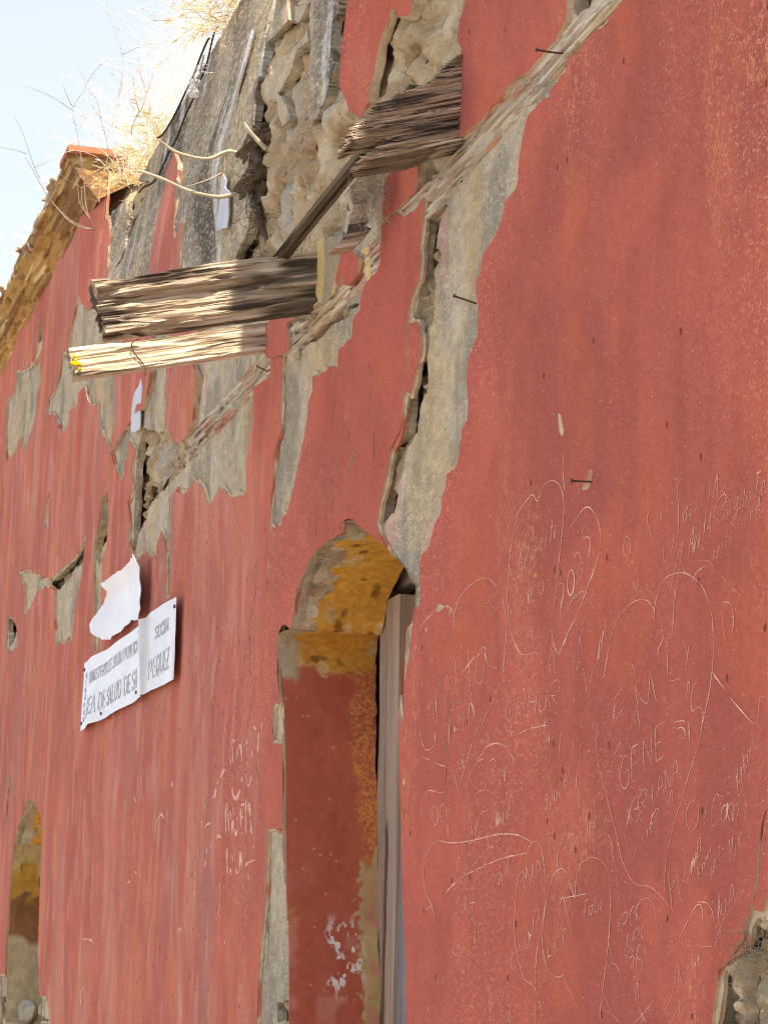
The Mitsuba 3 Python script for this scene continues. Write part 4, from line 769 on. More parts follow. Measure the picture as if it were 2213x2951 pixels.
# --- rubble showing where the coats have broken away low on the right, and beside the doorway
def stone(cx, cz, rx, rz, ry, y, seed):
    m = trimesh.creation.icosphere(3)
    v = np.array(m.vertices)
    r = np.random.default_rng(seed)
    pl = r.normal(size=(9, 3)); pl /= np.linalg.norm(pl, axis=1, keepdims=True)
    d = np.ones(len(v))
    for a in pl:
        h = .62 + .25 * r.random()
        dd = v @ a
        d = np.minimum(d, np.where(dd > 1e-3, h / np.maximum(dd, 1e-3), 9))
    v = v * d[:, None] * (1 + .22 * (meshkit.fbm(v * 2.2, 4, seed) - .5)[:, None] + .10 * (meshkit.fbm(v * 9, 3, seed) - .5)[:, None])
    return tm(v * [rx, ry, rz] + [cx, y, cz], m.faces)
for k, (cx, cz, rx, rz) in enumerate(STONES):
    put(house + '__rubble_stone', stone(cx, cz, rx, rz, min(rx, rz) * .75, .055, 300 + k), 'rubble_stone', 28)

# ------------------------------------------------------------------ scratched writing
# writing scratched into the paint: per stroke a width in mm, then x, z, x, z, ... in metres on the wall
SCRATCHES={'scratched heart with two names':[[2.8,-4.629,2.311,-4.682,2.327,-4.758,2.333,-4.803,2.361,-4.837,2.413,-4.855,2.474,-4.846,2.549,-4.824,2.617,-4.785,2.665,-4.741,2.68,-4.686,2.683,-4.67,2.668,-4.643,2.684,-4.575,2.696,-4.528,2.674,-4.505,2.637,-4.507,2.596,-4.527,2.524,-4.547,2.46,-4.578,2.39,-4.608,2.338],[2.5,-4.789,2.521,-4.761,2.579,-4.766,2.525],[2.5,-4.778,2.545,-4.764,2.547],[2.5,-4.744,2.582,-4.76,2.526,-4.745,2.534,-4.739,2.557,-4.752,2.554],[2.5,-4.732,2.531,-4.723,2.565],[2.5,-4.726,2.554,-4.714,2.566,-4.71,2.556,-4.716,2.534],[2.5,-4.697,2.553,-4.683,2.558,-4.684,2.571,-4.696,2.559,-4.698,2.537,-4.685,2.545],[2.5,-4.677,2.541,-4.667,2.574,-4.657,2.573],[2.4,-4.626,2.576,-4.632,2.58,-4.643,2.563,-4.641,2.548,-4.631,2.555],[2.4,-4.607,2.585,-4.616,2.552],[2.4,-4.572,2.611,-4.587,2.557],[2.4,-4.584,2.591,-4.571,2.594],[2.4,-4.552,2.594,-4.562,2.577,-4.561,2.562,-4.55,2.579,-4.552,2.594],[2.3,-4.782,2.432,-4.762,2.467,-4.759,2.435],[2.3,-4.774,2.446,-4.761,2.448],[2.3,-4.754,2.435,-4.749,2.456],[2.3,-4.751,2.449,-4.74,2.457,-4.735,2.451,-4.739,2.437],[2.3,-4.718,2.473,-4.718,2.44,-4.701,2.475],[2.3,-4.674,2.478,-4.691,2.476,-4.7,2.443,-4.682,2.445],[2.3,-4.695,2.459,-4.683,2.461],[2.3,-4.664,2.447,-4.656,2.48],[2.3,-4.646,2.45,-4.638,2.483,-4.626,2.481,-4.623,2.469,-4.633,2.455,-4.646,2.45]],
'scratched heart with the year 2025':[[2.8,-4.467,2.572,-4.423,2.587,-4.365,2.595,-4.332,2.577,-4.304,2.535,-4.304,2.499,-4.332,2.461,-4.37,2.424,-4.428,2.379,-4.486,2.34,-4.536,2.304,-4.567,2.336,-4.583,2.368],[4.4,-4.332,2.461,-4.37,2.424,-4.428,2.379,-4.486,2.34,-4.536,2.304],[4.5,-4.535,2.451,-4.522,2.458,-4.507,2.446,-4.522,2.411,-4.527,2.377],[4.5,-4.527,2.377,-4.487,2.402],[4.4,-4.462,2.478,-4.487,2.458,-4.482,2.431,-4.467,2.421,-4.449,2.437,-4.447,2.466,-4.462,2.478],[4.4,-4.442,2.495,-4.436,2.506,-4.426,2.51,-4.415,2.503,-4.412,2.491,-4.419,2.472,-4.425,2.456],[4.4,-4.425,2.456,-4.415,2.45,-4.394,2.479],[4.4,-4.384,2.56,-4.397,2.551,-4.399,2.541],[4.4,-4.399,2.541,-4.393,2.53,-4.377,2.533,-4.362,2.528,-4.357,2.513,-4.364,2.496,-4.375,2.485]],
'scratched family names':[[2.4,-3.914,2.455,-3.918,2.55],[2.4,-3.932,2.538,-3.892,2.565],[2.2,-3.874,2.498,-3.881,2.499,-3.892,2.484,-3.889,2.471,-3.877,2.486,-3.873,2.5,-3.879,2.472],[2.2,-3.869,2.473,-3.861,2.501,-3.853,2.497,-3.86,2.474,-3.853,2.497,-3.843,2.501,-3.85,2.475],[2.2,-3.826,2.505,-3.833,2.477],[2.2,-3.792,2.526,-3.805,2.48],[2.2,-3.764,2.529,-3.776,2.483],[2.2,-3.755,2.486,-3.732,2.532,-3.733,2.488],[2.2,-3.746,2.504,-3.733,2.506],[2.2,-3.869,2.402,-3.844,2.456,-3.852,2.405],[2.2,-3.859,2.423,-3.849,2.425],[2.2,-3.838,2.437,-3.842,2.406,-3.826,2.439],[2.2,-3.812,2.441,-3.822,2.41],[2.2,-3.785,2.465,-3.802,2.413],[2.2,-3.786,2.416,-3.762,2.469,-3.77,2.418],[2.2,-3.777,2.437,-3.767,2.439],[2.2,-3.729,2.443,-3.713,2.49,-3.698,2.487,-3.703,2.472,-3.721,2.466,-3.703,2.461,-3.71,2.446,-3.729,2.443],[2.1,-3.681,2.474,-3.693,2.459,-3.691,2.445,-3.679,2.46,-3.681,2.474],[2.1,-3.647,2.474,-3.655,2.476,-3.664,2.461,-3.662,2.45,-3.651,2.462,-3.646,2.476,-3.661,2.434,-3.672,2.433],[2.1,-3.618,2.476,-3.625,2.478,-3.636,2.463,-3.634,2.45,-3.622,2.464,-3.617,2.478,-3.625,2.45],[2.1,-3.615,2.451,-3.606,2.479],[2.1,-3.609,2.47,-3.597,2.48,-3.594,2.471,-3.6,2.452],[2.1,-3.579,2.454,-3.564,2.5],[2.1,-3.572,2.5,-3.553,2.501],[2.1,-3.554,2.469,-3.54,2.473,-3.541,2.484,-3.552,2.474,-3.554,2.456,-3.542,2.461],[2.1,-3.503,2.498,-3.509,2.504,-3.52,2.492,-3.511,2.475,-3.523,2.458,-3.529,2.464],[2.0,-3.74,2.392,-3.744,2.394,-3.752,2.383,-3.751,2.374,-3.744,2.379],[2.0,-3.727,2.399,-3.735,2.388,-3.734,2.379,-3.727,2.39,-3.727,2.399],[2.0,-3.707,2.403,-3.714,2.399,-3.712,2.391,-3.72,2.383],[2.0,-3.689,2.421,-3.701,2.388],[2.0,-3.697,2.408,-3.689,2.41],[2.0,-3.673,2.412,-3.677,2.412,-3.685,2.401,-3.684,2.393,-3.676,2.404,-3.673,2.413,-3.679,2.394],[2.0,-3.651,2.409,-3.643,2.451,-3.629,2.446,-3.633,2.433,-3.647,2.43,-3.636,2.41],[2.0,-3.616,2.437,-3.621,2.412],[2.0,-3.584,2.435,-3.59,2.439,-3.598,2.426,-3.595,2.414,-3.587,2.419],[2.0,-3.579,2.415,-3.561,2.457,-3.56,2.417],[2.0,-3.572,2.432,-3.56,2.433]],
'scratched line work':[[2.2,-4.169,2.449,-4.147,2.464,-4.151,2.486,-4.172,2.495,-4.181,2.483,-4.16,2.456],[2.2,-4.147,2.44,-4.134,2.436],[2.2,-4.142,2.443,-4.128,2.423],[2.2,-4.134,2.4,-4.12,2.379,-4.106,2.403],[2.2,-3.993,2.516,-3.993,2.493],[2.2,-3.987,2.449,-3.982,2.406],[2.1,-3.816,2.385,-3.782,2.379,-3.745,2.358],[2.0,-3.725,2.345,-3.693,2.323],[2.2,-4.241,2.315,-4.196,2.34,-4.135,2.355,-4.084,2.353,-4.05,2.342,-4.026,2.318,-4.026,2.298],[2.3,-4.287,2.22,-4.264,2.273,-4.241,2.315],[2.1,-4.026,2.315,-4.009,2.356,-3.976,2.377,-3.936,2.38,-3.889,2.374,-3.843,2.357,-3.798,2.329,-3.773,2.302,-3.759,2.275,-3.753,2.23,-3.759,2.168,-3.782,2.115,-3.805,2.073],[2.0,-3.716,2.286,-3.691,2.287,-3.67,2.275,-3.662,2.254,-3.672,2.219],[2.0,-3.716,2.278,-3.696,2.217],[2.0,-3.669,2.311,-3.648,2.298,-3.624,2.283],[2.0,-3.58,2.275,-3.573,2.295,-3.55,2.299,-3.547,2.276],[2.2,-4.014,2.26,-3.994,2.28,-3.982,2.268,-4.007,2.242,-3.995,2.222],[2.1,-3.962,2.266,-3.962,2.18],[2.1,-3.899,2.257,-3.866,2.209],[2.1,-3.849,2.269,-3.878,2.186],[2.2,-4.154,2.214,-4.136,2.232,-4.124,2.214,-4.141,2.189],[2.0,-3.759,2.168,-3.723,2.145,-3.689,2.12,-3.668,2.105,-3.635,2.082,-3.601,2.062,-3.576,2.055,-3.567,2.088,-3.541,2.097],[2.1,-3.964,2.179,-3.924,2.174,-3.892,2.176],[2.3,-4.238,2.167,-4.184,2.194],[2.3,-4.233,2.167,-4.232,2.122],[2.3,-4.233,2.122,-4.176,2.152],[2.2,-4.12,2.187,-4.1,2.103],[2.2,-4.12,2.187,-4.063,2.144,-4.051,2.213],[2.2,-4.051,2.211,-4.016,2.141],[2.1,-3.875,2.128,-3.863,2.165,-3.859,2.142],[2.1,-3.825,2.156,-3.852,2.135,-3.849,2.106,-3.812,2.11,-3.804,2.098,-3.846,2.074],[2.2,-4.001,2.087,-3.973,2.1],[3.8,-3.759,2.168,-3.689,2.12,-3.635,2.082,-3.601,2.062],[2.6,-4.506,2.748,-4.508,2.725,-4.505,2.679,-4.5,2.655],[2.0,-4.408,2.329,-4.394,2.363,-4.389,2.351],[2.0,-4.37,2.402,-4.332,2.371],[2.1,-4.447,2.24,-4.442,2.286,-4.428,2.255,-4.418,2.323,-4.404,2.288],[2.0,-4.399,2.262,-4.384,2.228,-4.375,2.197],[2.0,-4.323,2.249,-4.305,2.296,-4.314,2.262,-4.286,2.318,-4.296,2.284],[2.0,-4.282,2.346,-4.273,2.32,-4.277,2.3],[2.0,-4.361,2.218,-4.333,2.254,-4.319,2.224],[2.2,-4.805,2.235,-4.827,2.246,-4.854,2.229,-4.861,2.206,-4.843,2.189,-4.812,2.198],[2.2,-4.793,2.19,-4.782,2.246],[2.2,-4.746,2.19,-4.736,2.246],[2.2,-4.787,2.218,-4.741,2.218],[2.2,-4.72,2.19,-4.71,2.246],[2.2,-4.674,2.191,-4.664,2.246],[2.2,-4.715,2.218,-4.669,2.218],[2.1,-4.643,2.224,-4.643,2.191,-4.614,2.197,-4.607,2.224,-4.61,2.191],[2.1,-4.58,2.192,-4.57,2.246,-4.528,2.238,-4.536,2.222,-4.575,2.219,-4.537,2.192]],
'scratched name in tall capitals':[[2.8,-4.155,2.047,-4.174,2.052,-4.193,2.027,-4.191,1.998,-4.171,1.987,-4.152,2.005,-4.153,2.021,-4.172,2.016],[2.8,-4.1,2.07,-4.138,2.061,-4.135,1.997,-4.097,2.007],[2.8,-4.137,2.029,-4.108,2.036],[2.7,-4.076,2.012,-4.079,2.075,-4.039,2.022,-4.042,2.085],[2.7,-3.985,2.099,-4.021,2.09,-4.018,2.028,-3.982,2.037],[2.7,-4.02,2.059,-3.993,2.066],[2.6,-3.884,2.089,-3.91,2.094,-3.938,2.088,-3.926,2.082,-3.891,2.079,-3.882,2.07,-3.915,2.064],[2.2,-4.166,1.909,-4.14,1.959],[2.2,-4.165,1.952,-4.141,1.916],[2.2,-4.127,1.921,-4.126,1.964,-4.105,1.966,-4.105,1.953,-4.126,1.942,-4.099,1.944,-4.102,1.93,-4.127,1.921],[2.2,-4.088,1.932,-4.088,1.975,-4.064,1.976,-4.067,1.962,-4.088,1.954,-4.064,1.94],[2.2,-4.039,1.947,-4.038,1.99],[2.2,-4.013,1.955,-3.998,2.001,-3.984,1.964],[2.2,-4.007,1.974,-3.99,1.979],[2.1,-3.977,1.966,-3.976,2.008,-3.954,1.973,-3.953,2.015],[2.1,-3.941,1.977,-3.925,2.023,-3.912,1.986],[2.1,-3.935,1.995,-3.917,2.001]],
'scratched long heart outline':[[2.1,-3.797,2.101,-3.813,2.058,-3.851,2.006,-3.89,1.955,-3.93,1.911,-3.958,1.862,-3.975,1.815,-3.979,1.78],[2.2,-4.307,2.135,-4.306,2.044,-4.279,1.997,-4.244,1.94,-4.218,1.902,-4.192,1.857,-4.158,1.822,-4.108,1.797,-4.059,1.793,-4.003,1.776,-3.96,1.752]],
'scratched pair of initials':[[2.1,-3.858,1.884,-3.842,1.942,-3.823,1.937,-3.82,1.915,-3.836,1.891,-3.858,1.884],[2.1,-3.804,1.915,-3.778,1.916],[2.1,-3.798,1.893,-3.785,1.939],[2.0,-3.732,1.935,-3.742,1.946,-3.76,1.928,-3.768,1.905,-3.761,1.889,-3.743,1.898],[2.0,-3.701,1.922,-3.711,1.924,-3.726,1.907,-3.721,1.891,-3.705,1.908,-3.7,1.925,-3.708,1.891],[2.0,-3.694,1.892,-3.684,1.925,-3.673,1.92,-3.681,1.892,-3.673,1.92,-3.66,1.923,-3.669,1.893],[1.9,-3.665,1.981,-3.658,1.965,-3.656,1.989],[1.9,-3.658,1.965,-3.655,1.946],[1.9,-3.649,1.978,-3.645,1.956,-3.639,1.965,-3.642,1.985,-3.638,1.962],[1.9,-3.634,2.01,-3.628,1.971],[1.9,-3.618,1.981,-3.621,2.005,-3.616,2.005,-3.613,1.986,-3.616,2.005,-3.612,2.011,-3.609,1.99],[1.9,-3.604,2.021,-3.6,1.998],[1.9,-3.59,2.008,-3.593,2.031],[1.9,-3.592,2.023,-3.589,2.035,-3.584,2.03,-3.582,2.015],[1.9,-3.615,1.972,-3.608,1.965],[1.9,-3.601,1.975,-3.611,1.956]],
'scratched couple names':[[2.4,-4.621,1.954,-4.603,2.007,-4.595,1.965],[2.4,-4.614,1.975,-4.599,1.982],[2.4,-4.589,1.968,-4.584,2.015,-4.57,2.017,-4.564,2.002,-4.574,1.98,-4.589,1.968],[2.4,-4.545,2.015,-4.554,1.997,-4.548,1.987,-4.539,2.004,-4.545,2.015],[2.4,-4.527,1.996,-4.525,2.024],[2.4,-4.525,2.015,-4.515,2.029,-4.508,2.023,-4.51,2.004],[2.4,-4.493,2.025,-4.478,2.034,-4.482,2.044,-4.493,2.03,-4.49,2.014,-4.477,2.024],[2.4,-4.467,2.024,-4.464,2.052,-4.452,2.055],[2.1,-4.507,1.918,-4.513,1.907,-4.507,1.901,-4.501,1.913,-4.507,1.918],[2.1,-4.49,1.91,-4.49,1.927,-4.48,1.931],[2.1,-4.466,1.87,-4.456,1.912,-4.442,1.913,-4.439,1.899,-4.45,1.879,-4.466,1.87],[2.1,-4.42,1.909,-4.43,1.894,-4.426,1.884,-4.416,1.899,-4.42,1.909],[2.0,-4.405,1.891,-4.4,1.916,-4.388,1.918],[2.0,-4.353,1.931,-4.36,1.93,-4.37,1.915,-4.366,1.905,-4.355,1.921,-4.352,1.933,-4.357,1.909],[2.0,-4.346,1.912,-4.341,1.937,-4.332,1.936,-4.337,1.916,-4.332,1.936,-4.322,1.942,-4.328,1.919],[2.0,-4.295,1.951,-4.302,1.95,-4.312,1.936,-4.308,1.926,-4.297,1.941,-4.294,1.953,-4.299,1.929],[2.2,-4.447,2.117,-4.449,2.071],[2.9,-4.427,2.03,-4.425,2.008],[3.2,-4.871,2.091,-4.868,2.049]],
'scratched heart with crossed writing':[[2.9,-4.663,1.59,-4.695,1.605,-4.737,1.615,-4.78,1.652,-4.8,1.689,-4.803,1.737,-4.795,1.785,-4.778,1.829,-4.746,1.848,-4.724,1.832,-4.724,1.871,-4.709,1.896,-4.662,1.91,-4.63,1.889,-4.615,1.859,-4.606,1.805,-4.619,1.744,-4.654,1.68,-4.667,1.626,-4.663,1.59],[2.7,-4.772,1.788,-4.751,1.835,-4.73,1.801],[2.7,-4.764,1.807,-4.739,1.815],[2.6,-4.72,1.805,-4.716,1.847,-4.7,1.823,-4.684,1.857,-4.679,1.818],[2.6,-4.669,1.821,-4.65,1.868,-4.629,1.834],[2.6,-4.661,1.84,-4.638,1.848],[2.6,-4.712,1.742,-4.71,1.711,-4.696,1.708,-4.683,1.722,-4.684,1.752],[2.6,-4.667,1.718,-4.668,1.758,-4.64,1.761,-4.643,1.748,-4.668,1.738,-4.639,1.728],[2.5,-4.801,1.671,-4.816,1.673,-4.831,1.657,-4.833,1.641,-4.819,1.635,-4.801,1.648],[2.5,-4.787,1.647,-4.769,1.69,-4.75,1.66],[2.5,-4.78,1.664,-4.758,1.672],[2.5,-4.741,1.664,-4.738,1.701,-4.723,1.681,-4.709,1.712,-4.705,1.677],[2.8,-5.001,1.936,-4.885,1.94,-4.807,1.933,-4.741,1.922,-4.688,1.908],[2.7,-4.999,1.874,-4.85,1.884,-4.703,1.887]],
'scratched tall heart':[[2.6,-4.494,1.626,-4.562,1.626,-4.603,1.651,-4.623,1.687,-4.619,1.733,-4.594,1.79,-4.554,1.831,-4.504,1.844,-4.466,1.824,-4.429,1.783,-4.423,1.823,-4.39,1.853,-4.343,1.86,-4.289,1.85,-4.253,1.83,-4.238,1.792,-4.238,1.749,-4.254,1.683,-4.272,1.627,-4.29,1.577,-4.299,1.534],[2.0,-4.38,1.737,-4.371,1.775],[2.0,-4.38,1.773,-4.359,1.777],[2.0,-4.337,1.764,-4.345,1.765,-4.355,1.752,-4.35,1.743,-4.339,1.755,-4.336,1.766,-4.341,1.744],[2.0,-4.301,1.779,-4.309,1.785,-4.321,1.772,-4.326,1.757,-4.321,1.748,-4.307,1.755],[2.0,-4.286,1.775,-4.295,1.763,-4.291,1.753,-4.282,1.765,-4.286,1.775],[2.0,-4.578,1.702,-4.588,1.663,-4.563,1.668],[1.9,-4.522,1.694,-4.532,1.696,-4.544,1.683,-4.537,1.673,-4.524,1.679],[1.9,-4.5,1.68,-4.49,1.719],[1.9,-4.502,1.716,-4.476,1.721],[2.2,-4.204,1.702,-4.195,1.738],[2.2,-4.182,1.708,-4.173,1.744,-4.153,1.744,-4.159,1.731,-4.178,1.724],[2.2,-4.118,1.752,-4.127,1.757,-4.14,1.743,-4.145,1.729,-4.138,1.72,-4.124,1.729],[2.2,-4.116,1.727,-4.107,1.762],[2.2,-4.087,1.768,-4.112,1.742,-4.096,1.732],[2.1,-4.143,1.702,-4.15,1.706,-4.158,1.696,-4.159,1.684,-4.152,1.677,-4.143,1.683],[2.1,-4.137,1.68,-4.127,1.711,-4.118,1.684],[2.1,-4.133,1.692,-4.122,1.695],[2.1,-4.114,1.685,-4.113,1.714,-4.099,1.712,-4.101,1.703,-4.113,1.699,-4.099,1.688],[2.1,-4.091,1.689,-4.09,1.718],[2.1,-4.076,1.721,-4.091,1.702,-4.076,1.692]],
'scratched small names':[[3.2,-4.931,1.954,-4.926,1.992,-4.917,1.957,-4.912,1.996],[3.2,-4.9,1.984,-4.903,1.961],[3.2,-4.87,1.987,-4.875,1.989,-4.882,1.977,-4.878,1.967,-4.871,1.972],[3.2,-4.853,1.995,-4.86,1.982,-4.856,1.972,-4.849,1.985,-4.853,1.995],[3.2,-4.836,2.014,-4.841,1.976,-4.827,1.979],[2.4,-4.893,1.866,-4.901,1.833,-4.909,1.822,-4.913,1.828],[2.4,-4.879,1.858,-4.888,1.843,-4.885,1.833,-4.876,1.848,-4.879,1.858],[2.4,-4.864,1.853,-4.852,1.86,-4.853,1.869,-4.863,1.857,-4.863,1.842,-4.853,1.851],[2.4,-4.835,1.891,-4.845,1.85,-4.83,1.857],[2.1,-4.131,1.875,-4.136,1.879,-4.146,1.865,-4.15,1.85,-4.147,1.842,-4.137,1.852],[2.1,-4.127,1.871,-4.131,1.85,-4.121,1.858,-4.116,1.876,-4.121,1.855],[2.1,-4.101,1.884,-4.106,1.863],[2.1,-4.09,1.871,-4.085,1.892,-4.077,1.894],[2.1,-4.059,1.905,-4.065,1.884],[2.0,-4.027,1.933,-4.04,1.927,-4.049,1.892,-4.036,1.898],[2.0,-4.045,1.909,-4.035,1.914],[2.0,-4.029,1.902,-4.02,1.937,-4.008,1.938,-4.013,1.927,-4.024,1.92,-4.016,1.909],[2.8,-3.872,1.792,-3.871,1.826,-3.865,1.828,-3.863,1.817,-3.866,1.801,-3.872,1.792],[2.7,-3.853,1.827,-3.856,1.826,-3.859,1.814,-3.856,1.806,-3.853,1.819,-3.853,1.829,-3.853,1.809],[2.7,-3.849,1.813,-3.848,1.833],[2.7,-3.848,1.827,-3.845,1.837,-3.842,1.832,-3.842,1.819],[2.7,-3.834,1.846,-3.835,1.826],[2.7,-3.818,1.874,-3.825,1.867,-3.826,1.833,-3.819,1.84],[2.7,-3.826,1.85,-3.82,1.855],[2.7,-3.814,1.877,-3.815,1.844,-3.808,1.85],[2.1,-3.813,1.825,-3.823,1.815,-3.823,1.791,-3.813,1.8],[2.1,-3.823,1.803,-3.816,1.81],[2.1,-3.808,1.806,-3.807,1.821],[2.1,-3.807,1.816,-3.802,1.825,-3.798,1.824,-3.799,1.815],[2.1,-3.792,1.821,-3.791,1.836,-3.786,1.838,-3.787,1.826,-3.786,1.839,-3.781,1.844,-3.782,1.831],[2.1,-3.775,1.845,-3.767,1.853,-3.769,1.857,-3.774,1.847,-3.772,1.84,-3.766,1.849],[2.1,-3.769,1.789,-3.769,1.816,-3.76,1.799,-3.759,1.826],[2.1,-3.755,1.804,-3.754,1.831],[2.0,-3.744,1.841,-3.754,1.816,-3.745,1.814],[2.0,-3.735,1.824,-3.735,1.851],[2.0,-3.739,1.847,-3.729,1.858],[2.1,-3.698,1.825,-3.695,1.855,-3.69,1.836,-3.684,1.859,-3.683,1.83],[2.1,-3.679,1.849,-3.674,1.837],[2.1,-3.668,1.853,-3.677,1.822],[2.1,-3.661,1.839,-3.648,1.873],[2.1,-3.66,1.868,-3.649,1.843],[2.0,-3.74,1.769,-3.741,1.733,-3.748,1.722,-3.755,1.729],[2.0,-3.728,1.754,-3.726,1.728,-3.715,1.736,-3.713,1.759,-3.713,1.732],[2.0,-3.701,1.736,-3.688,1.783,-3.679,1.742],[2.0,-3.696,1.755,-3.682,1.759],[1.9,-3.985,1.689,-3.985,1.701],[1.9,-3.985,1.697,-3.976,1.703,-3.969,1.7,-3.969,1.693],[1.8,-4.152,1.643,-4.151,1.672,-4.131,1.674,-4.131,1.665,-4.151,1.657,-4.125,1.659,-4.128,1.65,-4.152,1.643],[1.8,-4.089,1.68,-4.101,1.684,-4.112,1.672,-4.114,1.66,-4.104,1.654,-4.09,1.662],[1.8,-4.068,1.68,-4.077,1.669,-4.068,1.662,-4.06,1.673,-4.068,1.68],[2.3,-3.951,1.827,-3.959,1.805,-3.948,1.773,-3.94,1.739],[2.0,-3.916,1.819,-3.913,1.794,-3.902,1.762],[2.0,-3.948,1.779,-3.913,1.816],[7.2,-3.823,1.669,-3.827,1.648],[4.6,-3.84,1.648,-3.843,1.641],[1.8,-4.125,1.743,-4.1,1.762,-4.059,1.77,-4.027,1.753,-4.018,1.731],[1.4,-3.942,1.698,-3.874,1.679,-3.765,1.676],[2.0,-3.916,1.642,-3.906,1.615,-3.895,1.597],[1.7,-4.259,1.643,-4.228,1.648,-4.194,1.63],[1.7,-4.281,1.593,-4.246,1.558,-4.195,1.533],[1.7,-4.128,1.569,-4.099,1.576],[1.6,-4.136,1.534,-4.042,1.573,-4.03,1.58],[1.7,-4.127,1.595,-4.11,1.611,-4.102,1.598],[1.6,-4.062,1.554,-4.042,1.566,-4.039,1.548],[1.6,-3.877,1.582,-3.862,1.592],[1.8,-4.504,1.623,-4.475,1.602,-4.409,1.555],[1.8,-4.485,1.783,-4.371,1.788],[1.8,-4.632,1.552,-4.643,1.573,-4.622,1.541],[1.9,-4.957,1.58,-4.962,1.535],[1.9,-4.823,1.587,-4.854,1.519],[2.4,-4.996,2.171,-5.003,2.173,-5.011,2.166,-5.011,2.157,-5.003,2.153,-4.995,2.158,-4.996,2.163,-5.003,2.162],[2.4,-4.974,2.176,-4.989,2.175,-4.989,2.155,-4.974,2.157],[2.4,-4.989,2.165,-4.978,2.166],[2.0,-4.634,2.103,-4.628,2.092],[2.0,-4.617,2.113,-4.634,2.075],[2.0,-4.606,2.101,-4.602,2.134],[2.0,-4.587,2.112,-4.582,2.145],[2.0,-4.604,2.118,-4.584,2.129],[2.7,-5.006,2.146,-4.959,2.15,-4.912,2.147,-4.855,2.128,-4.821,2.107,-4.798,2.084],[2.0,-4.772,2.156,-4.712,2.16,-4.597,2.156]],
'scratched arches near the doorway':[[3.1,-5.502,2.489,-5.503,2.506,-5.481,2.512,-5.438,2.521,-5.402,2.526,-5.359,2.525,-5.324,2.525,-5.297,2.525,-5.262,2.515,-5.241,2.503,-5.231,2.492,-5.234,2.476,-5.236,2.463],[3.0,-5.231,2.492,-5.214,2.508,-5.175,2.53],[3.3,-5.231,2.478,-5.221,2.511,-5.174,2.538,-5.106,2.55,-5.049,2.554,-5.016,2.55,-4.972,2.536,-4.928,2.514],[2.9,-4.897,2.486,-4.878,2.463,-4.866,2.436,-4.86,2.403,-4.866,2.367,-4.876,2.34,-4.887,2.31],[3.1,-4.907,2.282,-4.94,2.26,-4.976,2.237,-5.019,2.213,-5.049,2.191,-5.08,2.167],[3.0,-5.022,2.233,-5.069,2.194,-5.116,2.155,-5.152,2.118,-5.188,2.081,-5.206,2.051],[6.9,-5.356,2.538,-5.352,2.527,-5.363,2.521],[6.9,-5.324,2.527,-5.345,2.523,-5.381,2.524],[6.8,-5.262,2.517,-5.269,2.505,-5.275,2.496],[7.9,-5.466,2.497,-5.464,2.483],[5.3,-5.416,2.527,-5.412,2.519],[4.3,-5.297,2.528,-5.293,2.518]],
